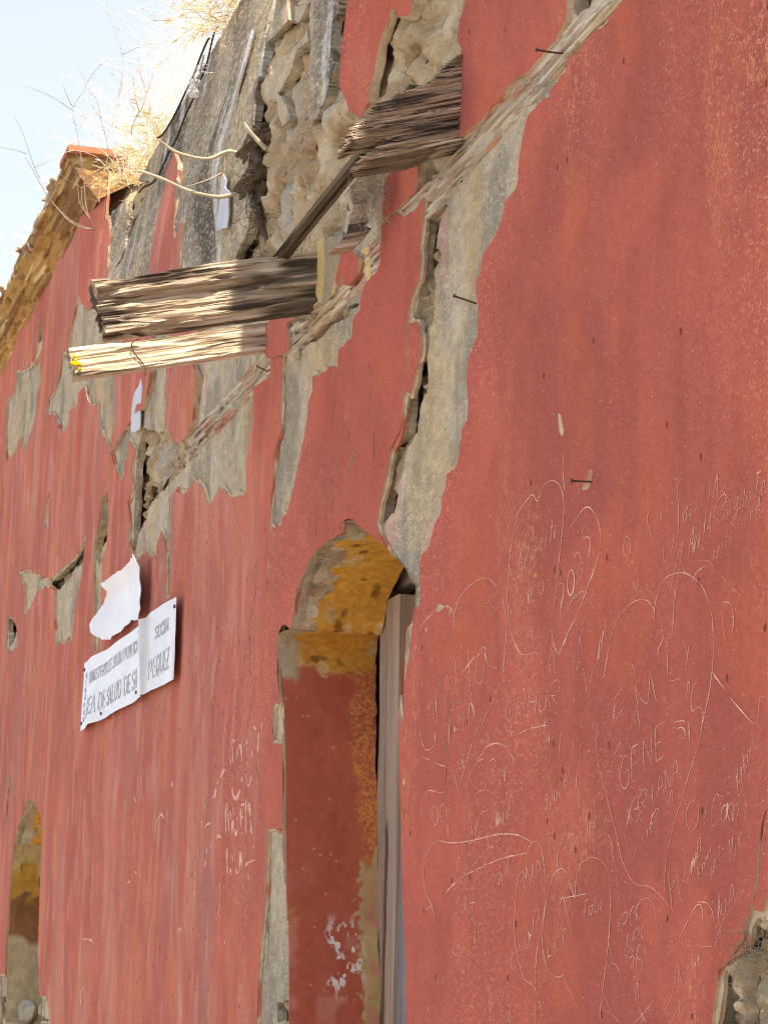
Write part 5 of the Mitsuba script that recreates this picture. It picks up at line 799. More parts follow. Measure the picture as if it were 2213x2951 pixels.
'scratched lettering beside the doorway':[[3.6,-5.549,2.469,-5.558,2.447],[4.5,-5.569,2.407,-5.56,2.392],[5.4,-5.562,2.372,-5.561,2.349],[2.7,-5.56,2.347,-5.561,2.319],[5.4,-5.563,2.29,-5.556,2.264],[2.7,-5.556,2.264,-5.554,2.21],[5.3,-5.501,2.362,-5.5,2.341],[2.7,-5.526,2.302,-5.528,2.282],[4.4,-5.422,2.418,-5.418,2.406,-5.432,2.398],[2.9,-5.238,2.4,-5.229,2.358,-5.218,2.309,-5.206,2.259],[2.8,-5.137,2.406,-5.132,2.373,-5.125,2.333],[2.7,-5.123,2.323,-5.116,2.29,-5.108,2.268],[4.2,-5.083,2.371,-5.105,2.366,-5.137,2.354,-5.173,2.344],[3.4,-5.189,2.331,-5.221,2.32,-5.251,2.31],[3.8,-5.029,2.376,-5.054,2.372,-5.073,2.357,-5.078,2.332,-5.078,2.317,-5.058,2.303,-5.036,2.303,-5.021,2.319,-5.012,2.341,-5.009,2.386],[3.3,-5.042,2.382,-5.023,2.384,-4.992,2.373],[4.1,-5.007,2.369,-4.997,2.351,-4.978,2.335,-4.954,2.327,-4.924,2.324],[3.2,-5.418,2.31,-5.409,2.276,-5.401,2.248],[4.4,-5.379,2.324,-5.384,2.306,-5.381,2.279,-5.367,2.235],[4.3,-5.379,2.323,-5.369,2.321],[4.3,-5.29,2.352,-5.3,2.338,-5.303,2.319],[2.9,-5.29,2.352,-5.283,2.332,-5.292,2.306],[8.6,-5.304,2.305,-5.304,2.264],[3.4,-5.25,2.276,-5.25,2.265,-5.27,2.262],[4.2,-5.185,2.286,-5.179,2.242,-5.171,2.199],[3.7,-5.132,2.21,-5.128,2.239,-5.12,2.263,-5.102,2.253,-5.088,2.22],[2.5,-5.16,2.261,-5.152,2.214],[3.4,-5.219,2.254,-5.207,2.249,-5.205,2.232,-5.213,2.218],[3.8,-5.266,2.244,-5.283,2.241,-5.281,2.184],[2.6,-5.286,2.241,-5.323,2.216],[5.1,-5.245,2.221,-5.241,2.204],[4.2,-5.224,2.213,-5.221,2.208],[4.5,-5.621,2.255,-5.65,2.221],[4.4,-5.516,2.24,-5.504,2.212],[4.4,-5.397,2.226,-5.39,2.194],[3.5,-5.453,2.292,-5.438,2.281],[3.0,-5.47,2.276,-5.456,2.287,-5.417,2.299],[3.5,-5.373,2.336,-5.352,2.343],[2.3,-4.745,2.33,-4.742,2.314,-4.734,2.294],[2.4,-4.831,2.161,-4.808,2.164],[2.3,-4.785,2.153,-4.74,2.158,-4.696,2.159,-4.642,2.156],[2.1,-4.87,2.197,-4.865,2.225,-4.833,2.237,-4.818,2.228,-4.827,2.213],[2.4,-4.867,2.187,-4.858,2.172,-4.843,2.168,-4.829,2.178],[1.9,-4.798,2.235,-4.797,2.178],[2.3,-4.698,2.388,-4.697,2.356],[2.8,-4.998,2.172,-5.005,2.175,-5.013,2.171,-5.015,2.164,-5.008,2.159,-5.0,2.162,-4.999,2.166,-5.007,2.166],[2.8,-4.977,2.172,-4.991,2.174,-4.994,2.158,-4.979,2.156],[2.8,-4.993,2.166,-4.982,2.165],[2.4,-5.259,2.123,-5.247,2.111,-5.241,2.127],[2.4,-5.247,2.111,-5.243,2.096],[2.4,-5.221,2.132,-5.227,2.121,-5.224,2.109,-5.213,2.103,-5.207,2.113,-5.21,2.125,-5.221,2.132],[2.4,-5.204,2.135,-5.197,2.112,-5.187,2.108,-5.181,2.117,-5.187,2.139],[2.4,-5.16,2.144,-5.177,2.141,-5.17,2.112,-5.153,2.116],[2.4,-5.173,2.126,-5.16,2.129],[2.3,-5.131,2.146,-5.14,2.148,-5.146,2.14,-5.128,2.131,-5.132,2.12,-5.142,2.122],[2.3,-5.103,2.152,-5.113,2.154,-5.119,2.144,-5.116,2.131,-5.106,2.126,-5.099,2.133,-5.101,2.14,-5.109,2.138],[2.3,-5.064,2.135,-5.071,2.163,-5.053,2.162,-5.053,2.152,-5.067,2.147],[2.3,-5.038,2.14,-5.035,2.17,-5.018,2.144],[2.3,-5.037,2.152,-5.024,2.155],[2.3,-5.0,2.173,-5.009,2.176,-5.015,2.166,-5.012,2.153,-5.002,2.148,-4.995,2.155,-4.997,2.162,-5.005,2.16],[2.3,-4.977,2.182,-4.994,2.179,-4.987,2.151,-4.971,2.154],[2.3,-4.99,2.165,-4.978,2.168]],
'scratched scribble low beside the doorway':[[5.4,-5.634,2.26,-5.639,2.217],[3.6,-5.542,2.289,-5.541,2.268],[4.4,-5.511,2.217,-5.489,2.196,-5.454,2.18,-5.4,2.19],[3.5,-5.508,2.168,-5.425,2.152,-5.344,2.133,-5.265,2.114,-5.226,2.084,-5.206,2.051],[3.5,-5.411,2.151,-5.411,2.138],[3.1,-5.283,2.241,-5.28,2.172],[5.4,-5.614,2.154,-5.627,2.137],[9.1,-5.651,2.124,-5.655,2.105],[7.3,-5.666,2.041,-5.665,2.021],[2.6,-5.487,2.012,-5.503,2.047,-5.476,2.07,-5.422,2.077,-5.302,2.072],[2.5,-5.15,2.054,-5.126,2.084,-5.079,2.112,-5.019,2.121],[2.4,-4.984,2.104,-4.949,2.115,-4.932,2.103,-4.937,2.089],[3.2,-5.067,2.115,-4.973,2.148,-4.916,2.146,-4.848,2.127,-4.798,2.086],[3.2,-4.869,2.09,-4.866,2.05],[6.0,-5.307,2.029,-5.3,2.0,-5.292,1.959],[3.3,-5.37,1.951,-5.086,1.936,-4.945,1.938,-4.833,1.935,-4.769,1.93],[2.5,-5.259,1.957,-5.221,1.931,-5.2,1.895],[3.5,-5.37,1.951,-5.456,1.929,-5.482,1.912],[3.5,-5.482,1.912,-5.488,1.879,-5.48,1.849,-5.451,1.819,-5.409,1.789,-5.388,1.75],[3.3,-5.318,1.813,-5.255,1.837,-5.132,1.86,-4.967,1.878,-4.769,1.886],[2.6,-5.463,1.781,-5.409,1.794],[2.5,-5.094,2.035,-5.029,2.047,-4.971,2.041],[2.2,-5.138,2.057,-5.131,2.021,-5.098,1.948],[2.5,-5.2,2.054,-5.211,2.027],[2.5,-5.086,1.94,-5.016,1.998,-4.981,1.999],[2.2,-5.134,1.927,-5.038,1.945],[3.3,-5.08,1.75,-5.079,1.7],[3.3,-5.009,1.722,-5.008,1.684],[2.5,-5.044,1.715,-5.037,1.692],[2.5,-5.166,1.803,-5.155,1.763],[2.5,-5.118,1.813,-5.123,1.79,-5.07,1.792],[2.6,-5.25,1.69,-5.236,1.663],[4.4,-5.419,1.547,-5.418,1.535],[2.5,-5.108,1.875,-5.014,1.905],[2.5,-5.096,1.866,-5.001,1.87],[2.1,-5.073,1.904,-5.059,1.846],[2.1,-5.014,1.901,-5.0,1.843],[2.9,-4.929,1.958,-4.918,1.991,-4.915,1.96,-4.904,1.993],[2.9,-4.896,1.981,-4.902,1.961],[2.9,-4.868,1.981,-4.873,1.984,-4.881,1.973,-4.879,1.964,-4.871,1.968],[2.9,-4.852,1.986,-4.86,1.976,-4.858,1.966,-4.85,1.977,-4.852,1.986],[2.9,-4.833,2.001,-4.844,1.968,-4.83,1.969],[2.4,-4.894,1.859,-4.901,1.829,-4.908,1.82,-4.911,1.826],[2.4,-4.882,1.85,-4.889,1.837,-4.887,1.828,-4.879,1.841,-4.882,1.85],[2.4,-4.869,1.845,-4.858,1.85,-4.86,1.858,-4.868,1.848,-4.868,1.835,-4.859,1.841],[2.4,-4.844,1.877,-4.852,1.84,-4.839,1.845],[2.6,-5.405,1.99,-5.407,2.036,-5.383,2.033,-5.37,2.015,-5.381,1.996,-5.405,1.99],[2.6,-5.323,2.031,-5.339,2.039,-5.353,2.025,-5.355,2.007,-5.341,1.994,-5.322,2.001],[2.6,-5.308,1.995,-5.31,2.04],[2.6,-5.278,1.997,-5.279,2.042],[2.6,-5.309,2.018,-5.279,2.019]],
'scratched name in white capitals':[[9.7,-7.669,2.206,-7.678,2.151,-7.676,2.095],[6.0,-7.669,2.206,-7.647,2.17],[7.2,-7.647,2.17,-7.63,2.092],[4.8,-7.624,2.174,-7.603,2.141],[8.4,-7.586,2.14,-7.59,2.087],[4.8,-7.581,2.183,-7.571,2.155],[7.1,-7.56,2.113,-7.534,2.087,-7.503,2.1],[5.9,-7.474,2.174,-7.471,2.108],[5.9,-7.475,2.181,-7.416,2.18],[5.9,-7.476,2.141,-7.432,2.138],[8.2,-7.407,2.194,-7.391,2.074],[8.1,-7.37,2.199,-7.368,2.144],[10.4,-7.357,2.181,-7.343,2.155,-7.345,2.13],[6.9,-7.339,2.125,-7.317,2.074],[9.5,-7.52,2.146,-7.507,2.13],[11.9,-7.58,2.135,-7.577,2.114],[8.4,-7.663,2.045,-7.662,2.007,-7.651,1.958],[4.8,-7.647,2.047,-7.662,2.038],[7.1,-7.472,2.028,-7.473,1.996,-7.478,1.951],[7.1,-7.471,2.026,-7.45,1.987,-7.446,1.96],[7.1,-7.542,1.976,-7.517,1.958,-7.485,1.966],[4.8,-7.575,2.018,-7.577,1.993],[6.0,-7.62,1.975,-7.596,1.963]],
'scratched marks on the left wall':[[6.0,-7.644,2.397,-7.638,2.355,-7.623,2.328],[6.0,-7.603,2.391,-7.599,2.362,-7.601,2.331],[5.9,-7.541,2.385,-7.541,2.346],[7.1,-7.525,2.388,-7.483,2.362,-7.472,2.325],[9.4,-7.501,2.338,-7.478,2.326],[4.8,-7.628,2.408,-7.601,2.412,-7.576,2.398],[5.8,-7.417,2.398,-7.406,2.375],[3.5,-7.406,2.372,-7.404,2.344],[6.9,-7.248,2.402,-7.256,2.336],[5.7,-7.211,2.435,-7.208,2.41,-7.225,2.38],[5.8,-7.319,2.429,-7.286,2.418],[6.9,-7.336,2.353,-7.322,2.327],[6.9,-7.326,2.397,-7.328,2.37],[4.6,-7.354,2.413,-7.358,2.4],[7.3,-7.714,2.32,-7.759,2.31,-7.781,2.299],[7.4,-7.815,2.291,-7.843,2.28],[8.7,-7.846,2.257,-7.927,2.233],[5.9,-7.596,2.254,-7.587,2.23,-7.528,2.208,-7.507,2.216,-7.477,2.233],[4.7,-7.53,2.305,-7.524,2.258],[5.9,-7.466,2.274,-7.46,2.257],[4.6,-7.408,2.287,-7.393,2.253,-7.371,2.236,-7.34,2.254,-7.321,2.27],[3.5,-7.385,2.32,-7.381,2.307],[3.8,-8.059,2.251,-8.038,2.196],[5.1,-8.083,2.166,-8.076,2.141],[5.0,-8.034,2.131,-7.999,2.145,-7.932,2.149],[4.9,-7.833,2.088,-7.798,2.096,-7.75,2.083],[6.2,-7.922,2.082,-7.923,2.05],[5.0,-7.98,2.064,-7.971,2.042],[5.1,-8.133,2.08,-8.143,2.023],[6.3,-8.01,2.017,-8.001,1.999],[4.6,-7.4,1.978,-7.348,1.985,-7.265,1.989],[4.6,-7.357,1.929,-7.348,1.946],[5.8,-7.291,2.034,-7.28,2.026],[4.4,-9.399,2.318,-9.456,2.373],[4.3,-9.29,2.367,-9.213,2.318],[3.8,-9.224,2.451,-9.264,2.404],[5.6,-8.955,2.153,-8.935,2.212,-8.848,2.24,-8.798,2.216],[6.5,-10.552,1.778,-10.425,1.776,-10.306,1.763],[5.8,-9.374,2.039,-9.32,2.028],[5.9,-9.52,1.997,-9.451,2.001],[4.2,-9.09,1.871,-9.044,1.882],[4.0,-8.454,1.776,-8.387,1.792],[4.9,-7.778,1.939,-7.758,1.886,-7.784,1.818],[6.0,-7.678,1.738,-7.668,1.722],[5.1,-8.192,1.921,-8.184,1.904],[9.5,-8.659,2.356,-8.649,2.331],[6.6,-10.577,1.551,-10.535,1.476],[4.9,-10.474,1.566,-10.532,1.545]]}

def ribbons(strokes, wk=1.0):
    Q, W, at = [], [], [0]
    for s_ in strokes:
        p = np.array(s_[1:]).reshape(-1, 2)
        n = max(4, int(np.linalg.norm(np.diff(p, axis=0), axis=1).sum() / .010))
        Q.append(spline(np.c_[p, p[:, 0] * 0], n)[:, :2]); W.append(np.full(n, s_[0] * wk * .34e-3)); W[-1][[0, -1]] *= .3
        at.append(at[-1] + n)
    q, wd = np.vstack(Q), np.concatenate(W)
    q = q + .0012 * (np.stack([f3(q[:, 0], q[:, 1], 40., seed=3), f3(q[:, 0], q[:, 1], 40., seed=4)], 1) - .5)
    t = np.vstack([np.gradient(q[a:b], axis=0) for a, b in zip(at[:-1], at[1:])])
    t /= np.linalg.norm(t, axis=1, keepdims=True) + 1e-9
    nrm = np.stack([-t[:, 1], t[:, 0]], 1) * np.array([1.7, 1.0])
    press = f3(q[:, 0], q[:, 1], 24., seed=9)
    w = (wd * (.15 + 2.6 * press ** 2))[:, None]
    V = [np.stack([e[:, 0], red_y(e[:, 0], e[:, 1]) - .0012, e[:, 1]], 1) for e in (q + nrm * w, q - nrm * w)]
    i = np.setdiff1d(np.arange(len(q) - 1), np.array(at[1:-1]) - 1)
    i = i[press[i] > .21]
    m = len(q)
    return tm(np.vstack(V), np.vstack([np.stack([i, i + m, i + m + 1], 1), np.stack([i, i + m + 1, i + 1], 1)]))
for name, strokes in SCRATCHES.items():
    put(house + '__scratched_writing', ribbons(strokes, 2.5 if 'left wall' in name or 'white' in name else 1.0), 'scratched_plaster', False, label=name + ' in the red paint', kind='stuff')

def old_scribbles(n, seed):
    r = np.random.default_rng(seed)
    out = []
    for _ in range(n):
        if r.random() < .72:
            x, z = r.uniform(-5.35, -3.75), r.uniform(1.5, 2.55)
        else:
            x, z = r.uniform(-8.3, -7.1), r.uniform(1.6, 2.3)
        s_ = [float(r.uniform(.8, 2.0))]
        a = r.normal(1.45, .35); L = r.uniform(.012, .05)
        for k in range(r.integers(2, 5)):
            s_ += [x, z]
            x += L * math.cos(a) * 1.6; z += L * math.sin(a)
            a += r.normal(0, .5) + (math.pi * .92 if r.random() < .35 else 0)
        out.append(s_ + [x, z])
    return out
put(house + '__scratched_writing', ribbons(old_scribbles(95, 21), 1.0), 'scratched_plaster', False, label='many faint older scratches in the red paint', kind='stuff')

# ------------------------------------------------------------------ beams
def beam(x0, x1, ztop, zbot, ytip_top, ytip_bot, slope, seed, groove, fine, root=.10, ragged=.012):
    """weathered timber end sticking out of the wall towards the street (-y) and drooping by slope"""
    nS, per = 260, []
    w, h = x1 - x0, ztop - zbot
    r = min(w, h) * .12
    pts = shapely.box(-w / 2, -h / 2, w / 2, h / 2).buffer(-r).buffer(r, quad_segs=4).exterior
    nT = 230
    per = np.array([pts.interpolate(t, normalized=True).coords[0] for t in np.arange(nT) / nT])
    nrm = np.array([[(pts.interpolate((t + .002) % 1, normalized=True).y - pts.interpolate((t - .002) % 1, normalized=True).y), -(pts.interpolate((t + .002) % 1, normalized=True).x - pts.interpolate((t - .002) % 1, normalized=True).x)] for t in np.arange(nT) / nT])
    nrm /= np.linalg.norm(nrm, axis=1, keepdims=True)
    if np.sum(nrm * per) < 0:
        nrm = -nrm
    s_ = np.linspace(0, 1, nS)
    u, zz = per[:, 0], per[:, 1]
    tipy = np.interp(zz, [-h / 2, h / 2], [ytip_bot, ytip_top]) + ragged * (meshkit.fbm(np.stack([u * 60, zz * 90, u * 0 + seed], -1), 3, seed) - .5) * 2
    Y = root + (tipy[None] - root) * s_[:, None]
    U, Zz = np.repeat(u[None], nS, 0), np.repeat(zz[None], nS, 0)
    a = -Y
    g = meshkit.fbm(np.stack([a * 4.0, U * 90, Zz * 90], -1), 3, seed + 1)
    g2 = meshkit.fbm(np.stack([a * 2.6, U * 15, Zz * 15 + 7], -1), 3, seed + 2)
    g3 = meshkit.fbm(np.stack([a * 22.0, U * 140, Zz * 140], -1), 2, seed + 3)
    disp = -groove * sstep(.50, .62, g2) - fine * sstep(.46, .66, g) - fine * .5 * (g3 - .5) + .012 * (meshkit.fbm(np.stack([a * 3, U * 6, Zz * 6], -1), 3, seed + 4) - .5)
    U2 = U + nrm[None, :, 0] * disp
    Z2 = Zz + nrm[None, :, 1] * disp
    V = np.stack([(x0 + x1) / 2 + U2, Y, (ztop + zbot) / 2 + Z2 + slope * Y], -1)
    i, j = np.meshgrid(np.arange(nS - 1), np.arange(nT), indexing='ij'); i, j = i.ravel(), j.ravel()
    q = np.stack([i * nT + j, i * nT + (j + 1) % nT, (i + 1) * nT + (j + 1) % nT, (i + 1) * nT + j], -1)
    side = tm(V.reshape(-1, 3), np.vstack([q[:, [0, 1, 2]], q[:, [0, 2, 3]]]))
    # end grain: rings shrinking to the heart, with a rotten dip
    end, rings = V[-1], []
    c = end.mean(0)
    for t in np.linspace(1, .05, 9):
        e = c + (end - c) * t
        e = e + np.stack([e[:, 0] * 0, .022 * (1 - t) + .02 * (meshkit.fbm(np.stack([e[:, 0] * 80, e[:, 1] * 0 + seed, e[:, 2] * 80], -1), 3, seed + 9) - .5) * (t < 1), e[:, 0] * 0], 1)
        rings.append(e)
    R = np.array(rings)
    i, j = np.meshgrid(np.arange(len(R) - 1), np.arange(nT), indexing='ij'); i, j = i.ravel(), j.ravel()
    q = np.stack([i * nT + j, i * nT + (j + 1) % nT, (i + 1) * nT + (j + 1) % nT, (i + 1) * nT + j], -1)
    last = (len(R) - 1) * nT
    cap = [[last, last + k, last + k + 1] for k in range(1, nT - 1)]
    return side, tm(R.reshape(-1, 3), np.vstack([q[:, [0, 1, 2]], q[:, [0, 2, 3]], cap]))

b = thing('wooden_beam', 'thick blackened roof beam with grooved grain jutting from the wall above a paler board', 'beam')
side, end = beam(-6.80, -6.70, 3.895, 3.700, -.702, -.652, .24, 500, .026, .008)
put(b + '__shaft', side, 'log_wood', 40); put(b + '__end_grain', end, 'log_wood', 40, label='dark rotten sawn end')
b2 = thing('wooden_board', 'pale sunlit board end with a bent nail and a spot of yellow lichen', 'board')
side, end = beam(-7.37, -7.30, 3.830, 3.722, -.684, -.649, .245, 520, .010, .004, ragged=.008)
put(b2 + '__shaft', side, 'board_wood', 40); put(b2 + '__end_grain', end, 'log_wood', 40, label='dark weathered board end')

# splintered beam end: strands that run out at different lengths
b3 = thing('wooden_beam', 'rotten splintered beam end split like a fish mouth, highest of the timbers', 'beam')
def strands(outline, x0, x1, zlo, zhi, slope, n, seed, w0=.0035, w1=.009, root=.05):
    poly = P([(a[1], a[2]) for a in outline]).buffer(.001)
    shapely.prepare(poly)
    r = np.random.default_rng(seed)
    out = []
    for k in range(n):
        zi = r.uniform(zlo, zhi); xi = x1 - (x1 - x0) * r.random() ** 1.6
        yy = -np.arange(1, 120) * .004
        ins_ = shapely.contains_xy(poly, yy, zi + slope * yy)
        y = -.004 * (len(yy) if ins_.all() else int(np.argmin(ins_)))
        if y > -.015:
            continue
        y += r.exponential(.018) * (1 if r.random() < .75 else 2.5) - .006
        y = min(y, -.02)
        w, hgt = r.uniform(w0, w1), r.uniform(w0, w1) * .8
        s_ = np.linspace(0, 1, 7)
        st = root if r.random() < .35 else max(y + .02, min(root, y + r.uniform(.04, .16)))
        Y = st + (y - st) * s_
        bend = r.normal(0, .0015) * s_ ** 2
        wig = r.normal(0, .0012, 7)
        cx = xi + abs(r.normal(0, .006)) + wig + r.normal(0, .010) * s_ ** 2
        cz = zi + slope * Y + bend + r.normal(0, .001, 7)
        tw = (1 - .75 * s_ ** 4) * (.45 + .55 * np.minimum(1, s_ * 5))
        c = np.stack([cx, Y, cz], 1)
        out.append(tube(c, tw * (w + hgt) / 2, 4))
    return trimesh.util.concatenate(out)
put(b3 + '__fibres', strands(LOG3, -5.38, -5.245, 3.735, 3.975, .33, 1300, 3, .002, .0062), 'splinter_wood', False, label='frayed grey brown wood fibres', kind='stuff')
core_out = shapely.Polygon([(a[1], a[2]) for a in LOG3]).buffer(-.010)
def extrude_x(poly, x0, x1, seed, step=.008, amp=.006):
    ms = []
    for g in polys(poly):
        m = trimesh.creation.extrude_polygon(g, x1 - x0, engine='earcut')
        m = m.subdivide_to_size(step * 2, max_iter=8) if hasattr(m, 'subdivide_to_size') else m
        v = np.array(m.vertices)
        v = np.stack([x0 + v[:, 2], v[:, 0], v[:, 1]], 1)
        d = meshkit.fbm(np.stack([v[:, 0] * 80, v[:, 1] * 6, (v[:, 2] - .33 * v[:, 1]) * 110], -1), 3, seed) - .5
        v[:, 0] += d * amp * 2
        ms.append(tm(v, m.faces))
    return trimesh.util.concatenate(ms)
put(b3 + '__heart', extrude_x(core_out, -5.385, -5.262, 4, amp=.012), 'gap_shaded_heart', 30)
b4 = thing('splintered_wood', 'small broken stub of splintered wood with hairy fibres below the wall batten', 'wood')
put(b4 + '__fibres', strands(SPLINTER, -5.99, -5.88, 3.62, 3.745, .55, 160, 8, .003, .007), 'splinter_wood', False, kind='stuff')
put(b4 + '__hanging_piece', extrude_x(shapely.Polygon([(a[1], a[2]) for a in STUB]), -5.965, -5.905, 31, amp=.014), 'splinter_wood', 30, label='grey fibrous piece hanging above the stub')
put(b4 + '__heart', extrude_x(shapely.Polygon([(a[1], a[2]) for a in SPLINTER]).buffer(-.006), -5.97, -5.90, 9), 'splinter_wood', 30)

# batten along the wall on the beams
def batten(p0, p1, w, h, seed):
    n = 120
    s_ = np.linspace(0, 1, n)
    c = np.array(p0) + (np.array(p1) - np.array(p0)) * s_[:, None]
    prof = np.array([(-w, -h), (-w, -h * .3), (-w, h * .3), (-w, h), (-w * .3, h), (w * .3, h), (w, h), (w, h * .3), (w, -h * .3), (w, -h), (w * .3, -h), (-w * .3, -h)]) / 2
    V = c[:, None] + np.stack([np.zeros((n, 12)), np.repeat(prof[None, :, 0], n, 0), np.repeat(prof[None, :, 1], n, 0)], -1)
    V += .010 * (meshkit.fbm(V * [3, 30, 30], 3, seed)[..., None] - .5) * [0, 1, 1]
    i, j = np.meshgrid(np.arange(n - 1), np.arange(12), indexing='ij'); i, j = i.ravel(), j.ravel()
    q = np.stack([i * 12 + j, i * 12 + (j + 1) % 12, (i + 1) * 12 + (j + 1) % 12, (i + 1) * 12 + j], -1)
    cap = [[b0, b0 + k, b0 + k + 1] for b0 in (0, (n - 1) * 12) for k in range(1, 11)]
    return tm(V.reshape(-1, 3), np.vstack([q[:, [0, 1, 2]], q[:, [0, 2, 3]], cap]))
put('wooden_batten', batten((-6.80, -.10, 3.866), (-5.33, -.097, 3.894), .036, .026, 3), 'batten_wood', 30, 'thin dark batten running along the wall from the thick blackened beam to the splintered one', 'batten')

# hairy roots, webs and straw caught under the splintered beam
def hair(cx, cy, cz, sx, sy, sz, n, L, r, seed, lean_=(0, 0, -1)):
    g = np.random.default_rng(seed)
    p = np.stack([cx + g.normal(size=n) * sx, cy - np.abs(g.normal(size=n)) * sy, cz + g.normal(size=n) * sz], 1)
    d = np.array(lean_) + g.normal(size=(n, 3)) * .6
    pts = [p]
    for t in range(5):
        d = d + g.normal(size=(n, 3)) * .45
        d /= np.linalg.norm(d, axis=1, keepdims=True)
        pts.append(pts[-1] + d * L / 5 * g.uniform(.5, 1.2, (n, 1)))
    return tubes(np.stack(pts, 1), np.repeat(r * g.uniform(.5, 1.2, (n, 1)), 6, 1))
put('hanging_fibres', hair(-5.83, -.04, 3.80, .035, .03, .045, 260, .07, .0008, 5), 'root_hair', True, 'matted grey fibres and cobweb hanging below the splintered beam', 'fibres', kind='stuff')
put('fibre_tuft', hair(*FT, .03, .008, .03, 150, .055, .0005, 6, (.4, .2, -.3)), 'root_hair', True, 'pale fibre tuft over the rubble at the lower right', 'fibres', kind='stuff')

# ------------------------------------------------------------------ branches
br = thing('dead_branch', 'upper of two bleached crooked branches growing out of the bare mud', 'branch')
put(br + '__stem', tube(spline(BRANCH['upper'] + [[-7.9, .16, 4.60]], 50), np.interp(np.linspace(0, 1, 50), [0, .1, 1], [.0025, .0055, .0085]) * (1 + .25 * (meshkit.noise(np.c_[np.arange(50) * .5, np.zeros(50), np.zeros(50)], 3) - .5)), 9), 'branch_bark', 60)
put(br + '__twig', tube(spline(BRANCH['fork'], 14), np.linspace(.0022, .001, 14), 5), 'brown_stem', 60)
put(br + '__twig', tube(spline(BRANCH['thin'], 10), np.linspace(.0015, .0008, 10), 5), 'brown_stem', 60)
br = thing('dead_branch', 'lower of two bleached crooked branches growing out of the bare mud', 'branch')
put(br + '__stem', tube(spline(BRANCH['lower'] + [[-7.9, .15, 4.49]], 60), np.interp(np.linspace(0, 1, 60), [0, .06, .12, 1], [.0015, .003, .006, .0092]) * (1 + .25 * (meshkit.noise(np.c_[np.arange(60) * .5, np.zeros(60), np.zeros(60)], 4) - .5)), 9), 'branch_bark', 60)
put(br + '__twig', tube(spline(BRANCH['side'], 12), np.linspace(.0035, .0012, 12), 5), 'branch_bark', 60)
put('twig_stub', tube(spline(BRANCH['stub'], 12), np.linspace(.006, .009, 12), 7), 'branch_bark', 60, 'short pale twig sticking out right of the two bleached branches', 'twig')
rs = []
for z_, y_ in ((4.62, .045), (4.48, .04)):
    m = trimesh.creation.icosphere(4); v = np.array(m.vertices)
    n_ = meshkit.fbm(v * 2.2 + z_, 4, 5)[:, None]
    rs.append(tm(v * [.16, .05, .05] * (.45 + 1.1 * n_) + [-7.72, y_, z_], m.faces))
rs += [tube(spline([(-7.62, .06, 4.64), (-7.66, .03, 4.55), (-7.60, .05, 4.46), (-7.66, .04, 4.36), (-7.62, .06, 4.24), (-7.68, .07, 4.14)], 40), np.linspace(.022, .006, 40) * (1 + .5 * (meshkit.noise(np.c_[np.arange(40) * .6, np.zeros(40), np.zeros(40)], 3) - .5)), 8),
       hair(-7.62, .03, 4.38, .05, .02, .10, 60, .12, .0016, 12, (0, -.2, -.8))]
put('root_stump', trimesh.util.concatenate(rs), 'knot_bark', 50, 'dark knotted root in the mud where the bleached branches start', 'root')

# ------------------------------------------------------------------ nails and wires
NL = {'right': 'rusty nail with a flat head sticking out of a pale chip on the right wall', 'beam': 'bent rusty nail in the long timber near the top edge', 'strip': 'rusty nail in the bare grey strip beside the big red wall', 'board': 'small nail just below the pale sunlit board'}
for k, v in NAIL.items():
    t = thing('rusty_nail', NL[k], 'nail')
    p = np.array(v[1:]); p[0] += [0, .03, 0]
    put(t + '__shank', tube(p, v[0] * .8, 7), 'rust', 50)
    h = p[-1]; d = (p[-1] - p[-2]) / np.linalg.norm(p[-1] - p[-2])
    put(t + '__head', tube([h - d * .001, h + d * .002], v[0] * 1.8, 10), 'rust', 40)
put('bent_wire_nail', tube(spline(STAPLE, 30), .0022, 6), 'rust', 60, 'thin bent wire nail curled over the pale sunlit board', 'nail')
LB = ['long dark cable running down the weathered grey wall past the white insulator', 'short dark cable lying along the broken wall head', 'thin stiff wire against the grey wall beside a white flake']
for k, w_ in enumerate(WIRES):
    p = spline(w_, 60)
    p[:, 1] = face(p[:, 0], p[:, 2]) - .012
    put('cable' if k < 2 else 'stiff_wire', tube(p, (.0042, .0048, .0022)[k], 6), 'black_rubber' if k < 2 else 'branch_bark', 60, LB[k], 'cable' if k < 2 else 'wire')
ins = thing('insulator', 'white ceramic insulator with coiled wire on the weathered grey wall', 'insulator')
c = np.array(INSULATOR) + [0, face(np.array([INSULATOR[0]]), np.array([INSULATOR[2]]))[0] - .0, 0]
prof = np.array([(0, -.035), (.022, -.035), (.026, -.025), (.018, -.012), (.016, 0), (.018, .012), (.026, .025), (.022, .035), (0, .035)])
m = trimesh.creation.revolve(prof, sections=24); m.apply_translation(c + [-.06, 0, .01])
put(ins + '__spool', m, 'ceramic', 40)
for k in range(4):
    a = np.linspace(0, 2 * math.pi, 26)
    put(ins + '__wire_loop', tube(np.stack([c[0] + .10 * np.cos(a) + .05 * k, c[1] - .015 + .02 * np.sin(a + k), c[2] + (.038 - .004 * k) * np.sin(a) - .01], 1), .0022, 5, False), 'wire', 60)
put(ins + '__bracket', tube([c + [.10, .07, .02], c + [.10, -.01, .02], c + [.22, -.02, .05]], .005, 6), 'wire', 40)
put('yellow_lichen', trimesh.util.concatenate([stone(LICHEN[0] + .001, LICHEN[2] + z_, .003, .006, .007, LICHEN[1] + y_, 70 + k_) for k_, (y_, z_) in enumerate(np.random.default_rng(3).normal(0, .007, (14, 2)))]), 'lichen_yellow', 50, 'bright yellow lichen spot on the end of the pale board', 'lichen')

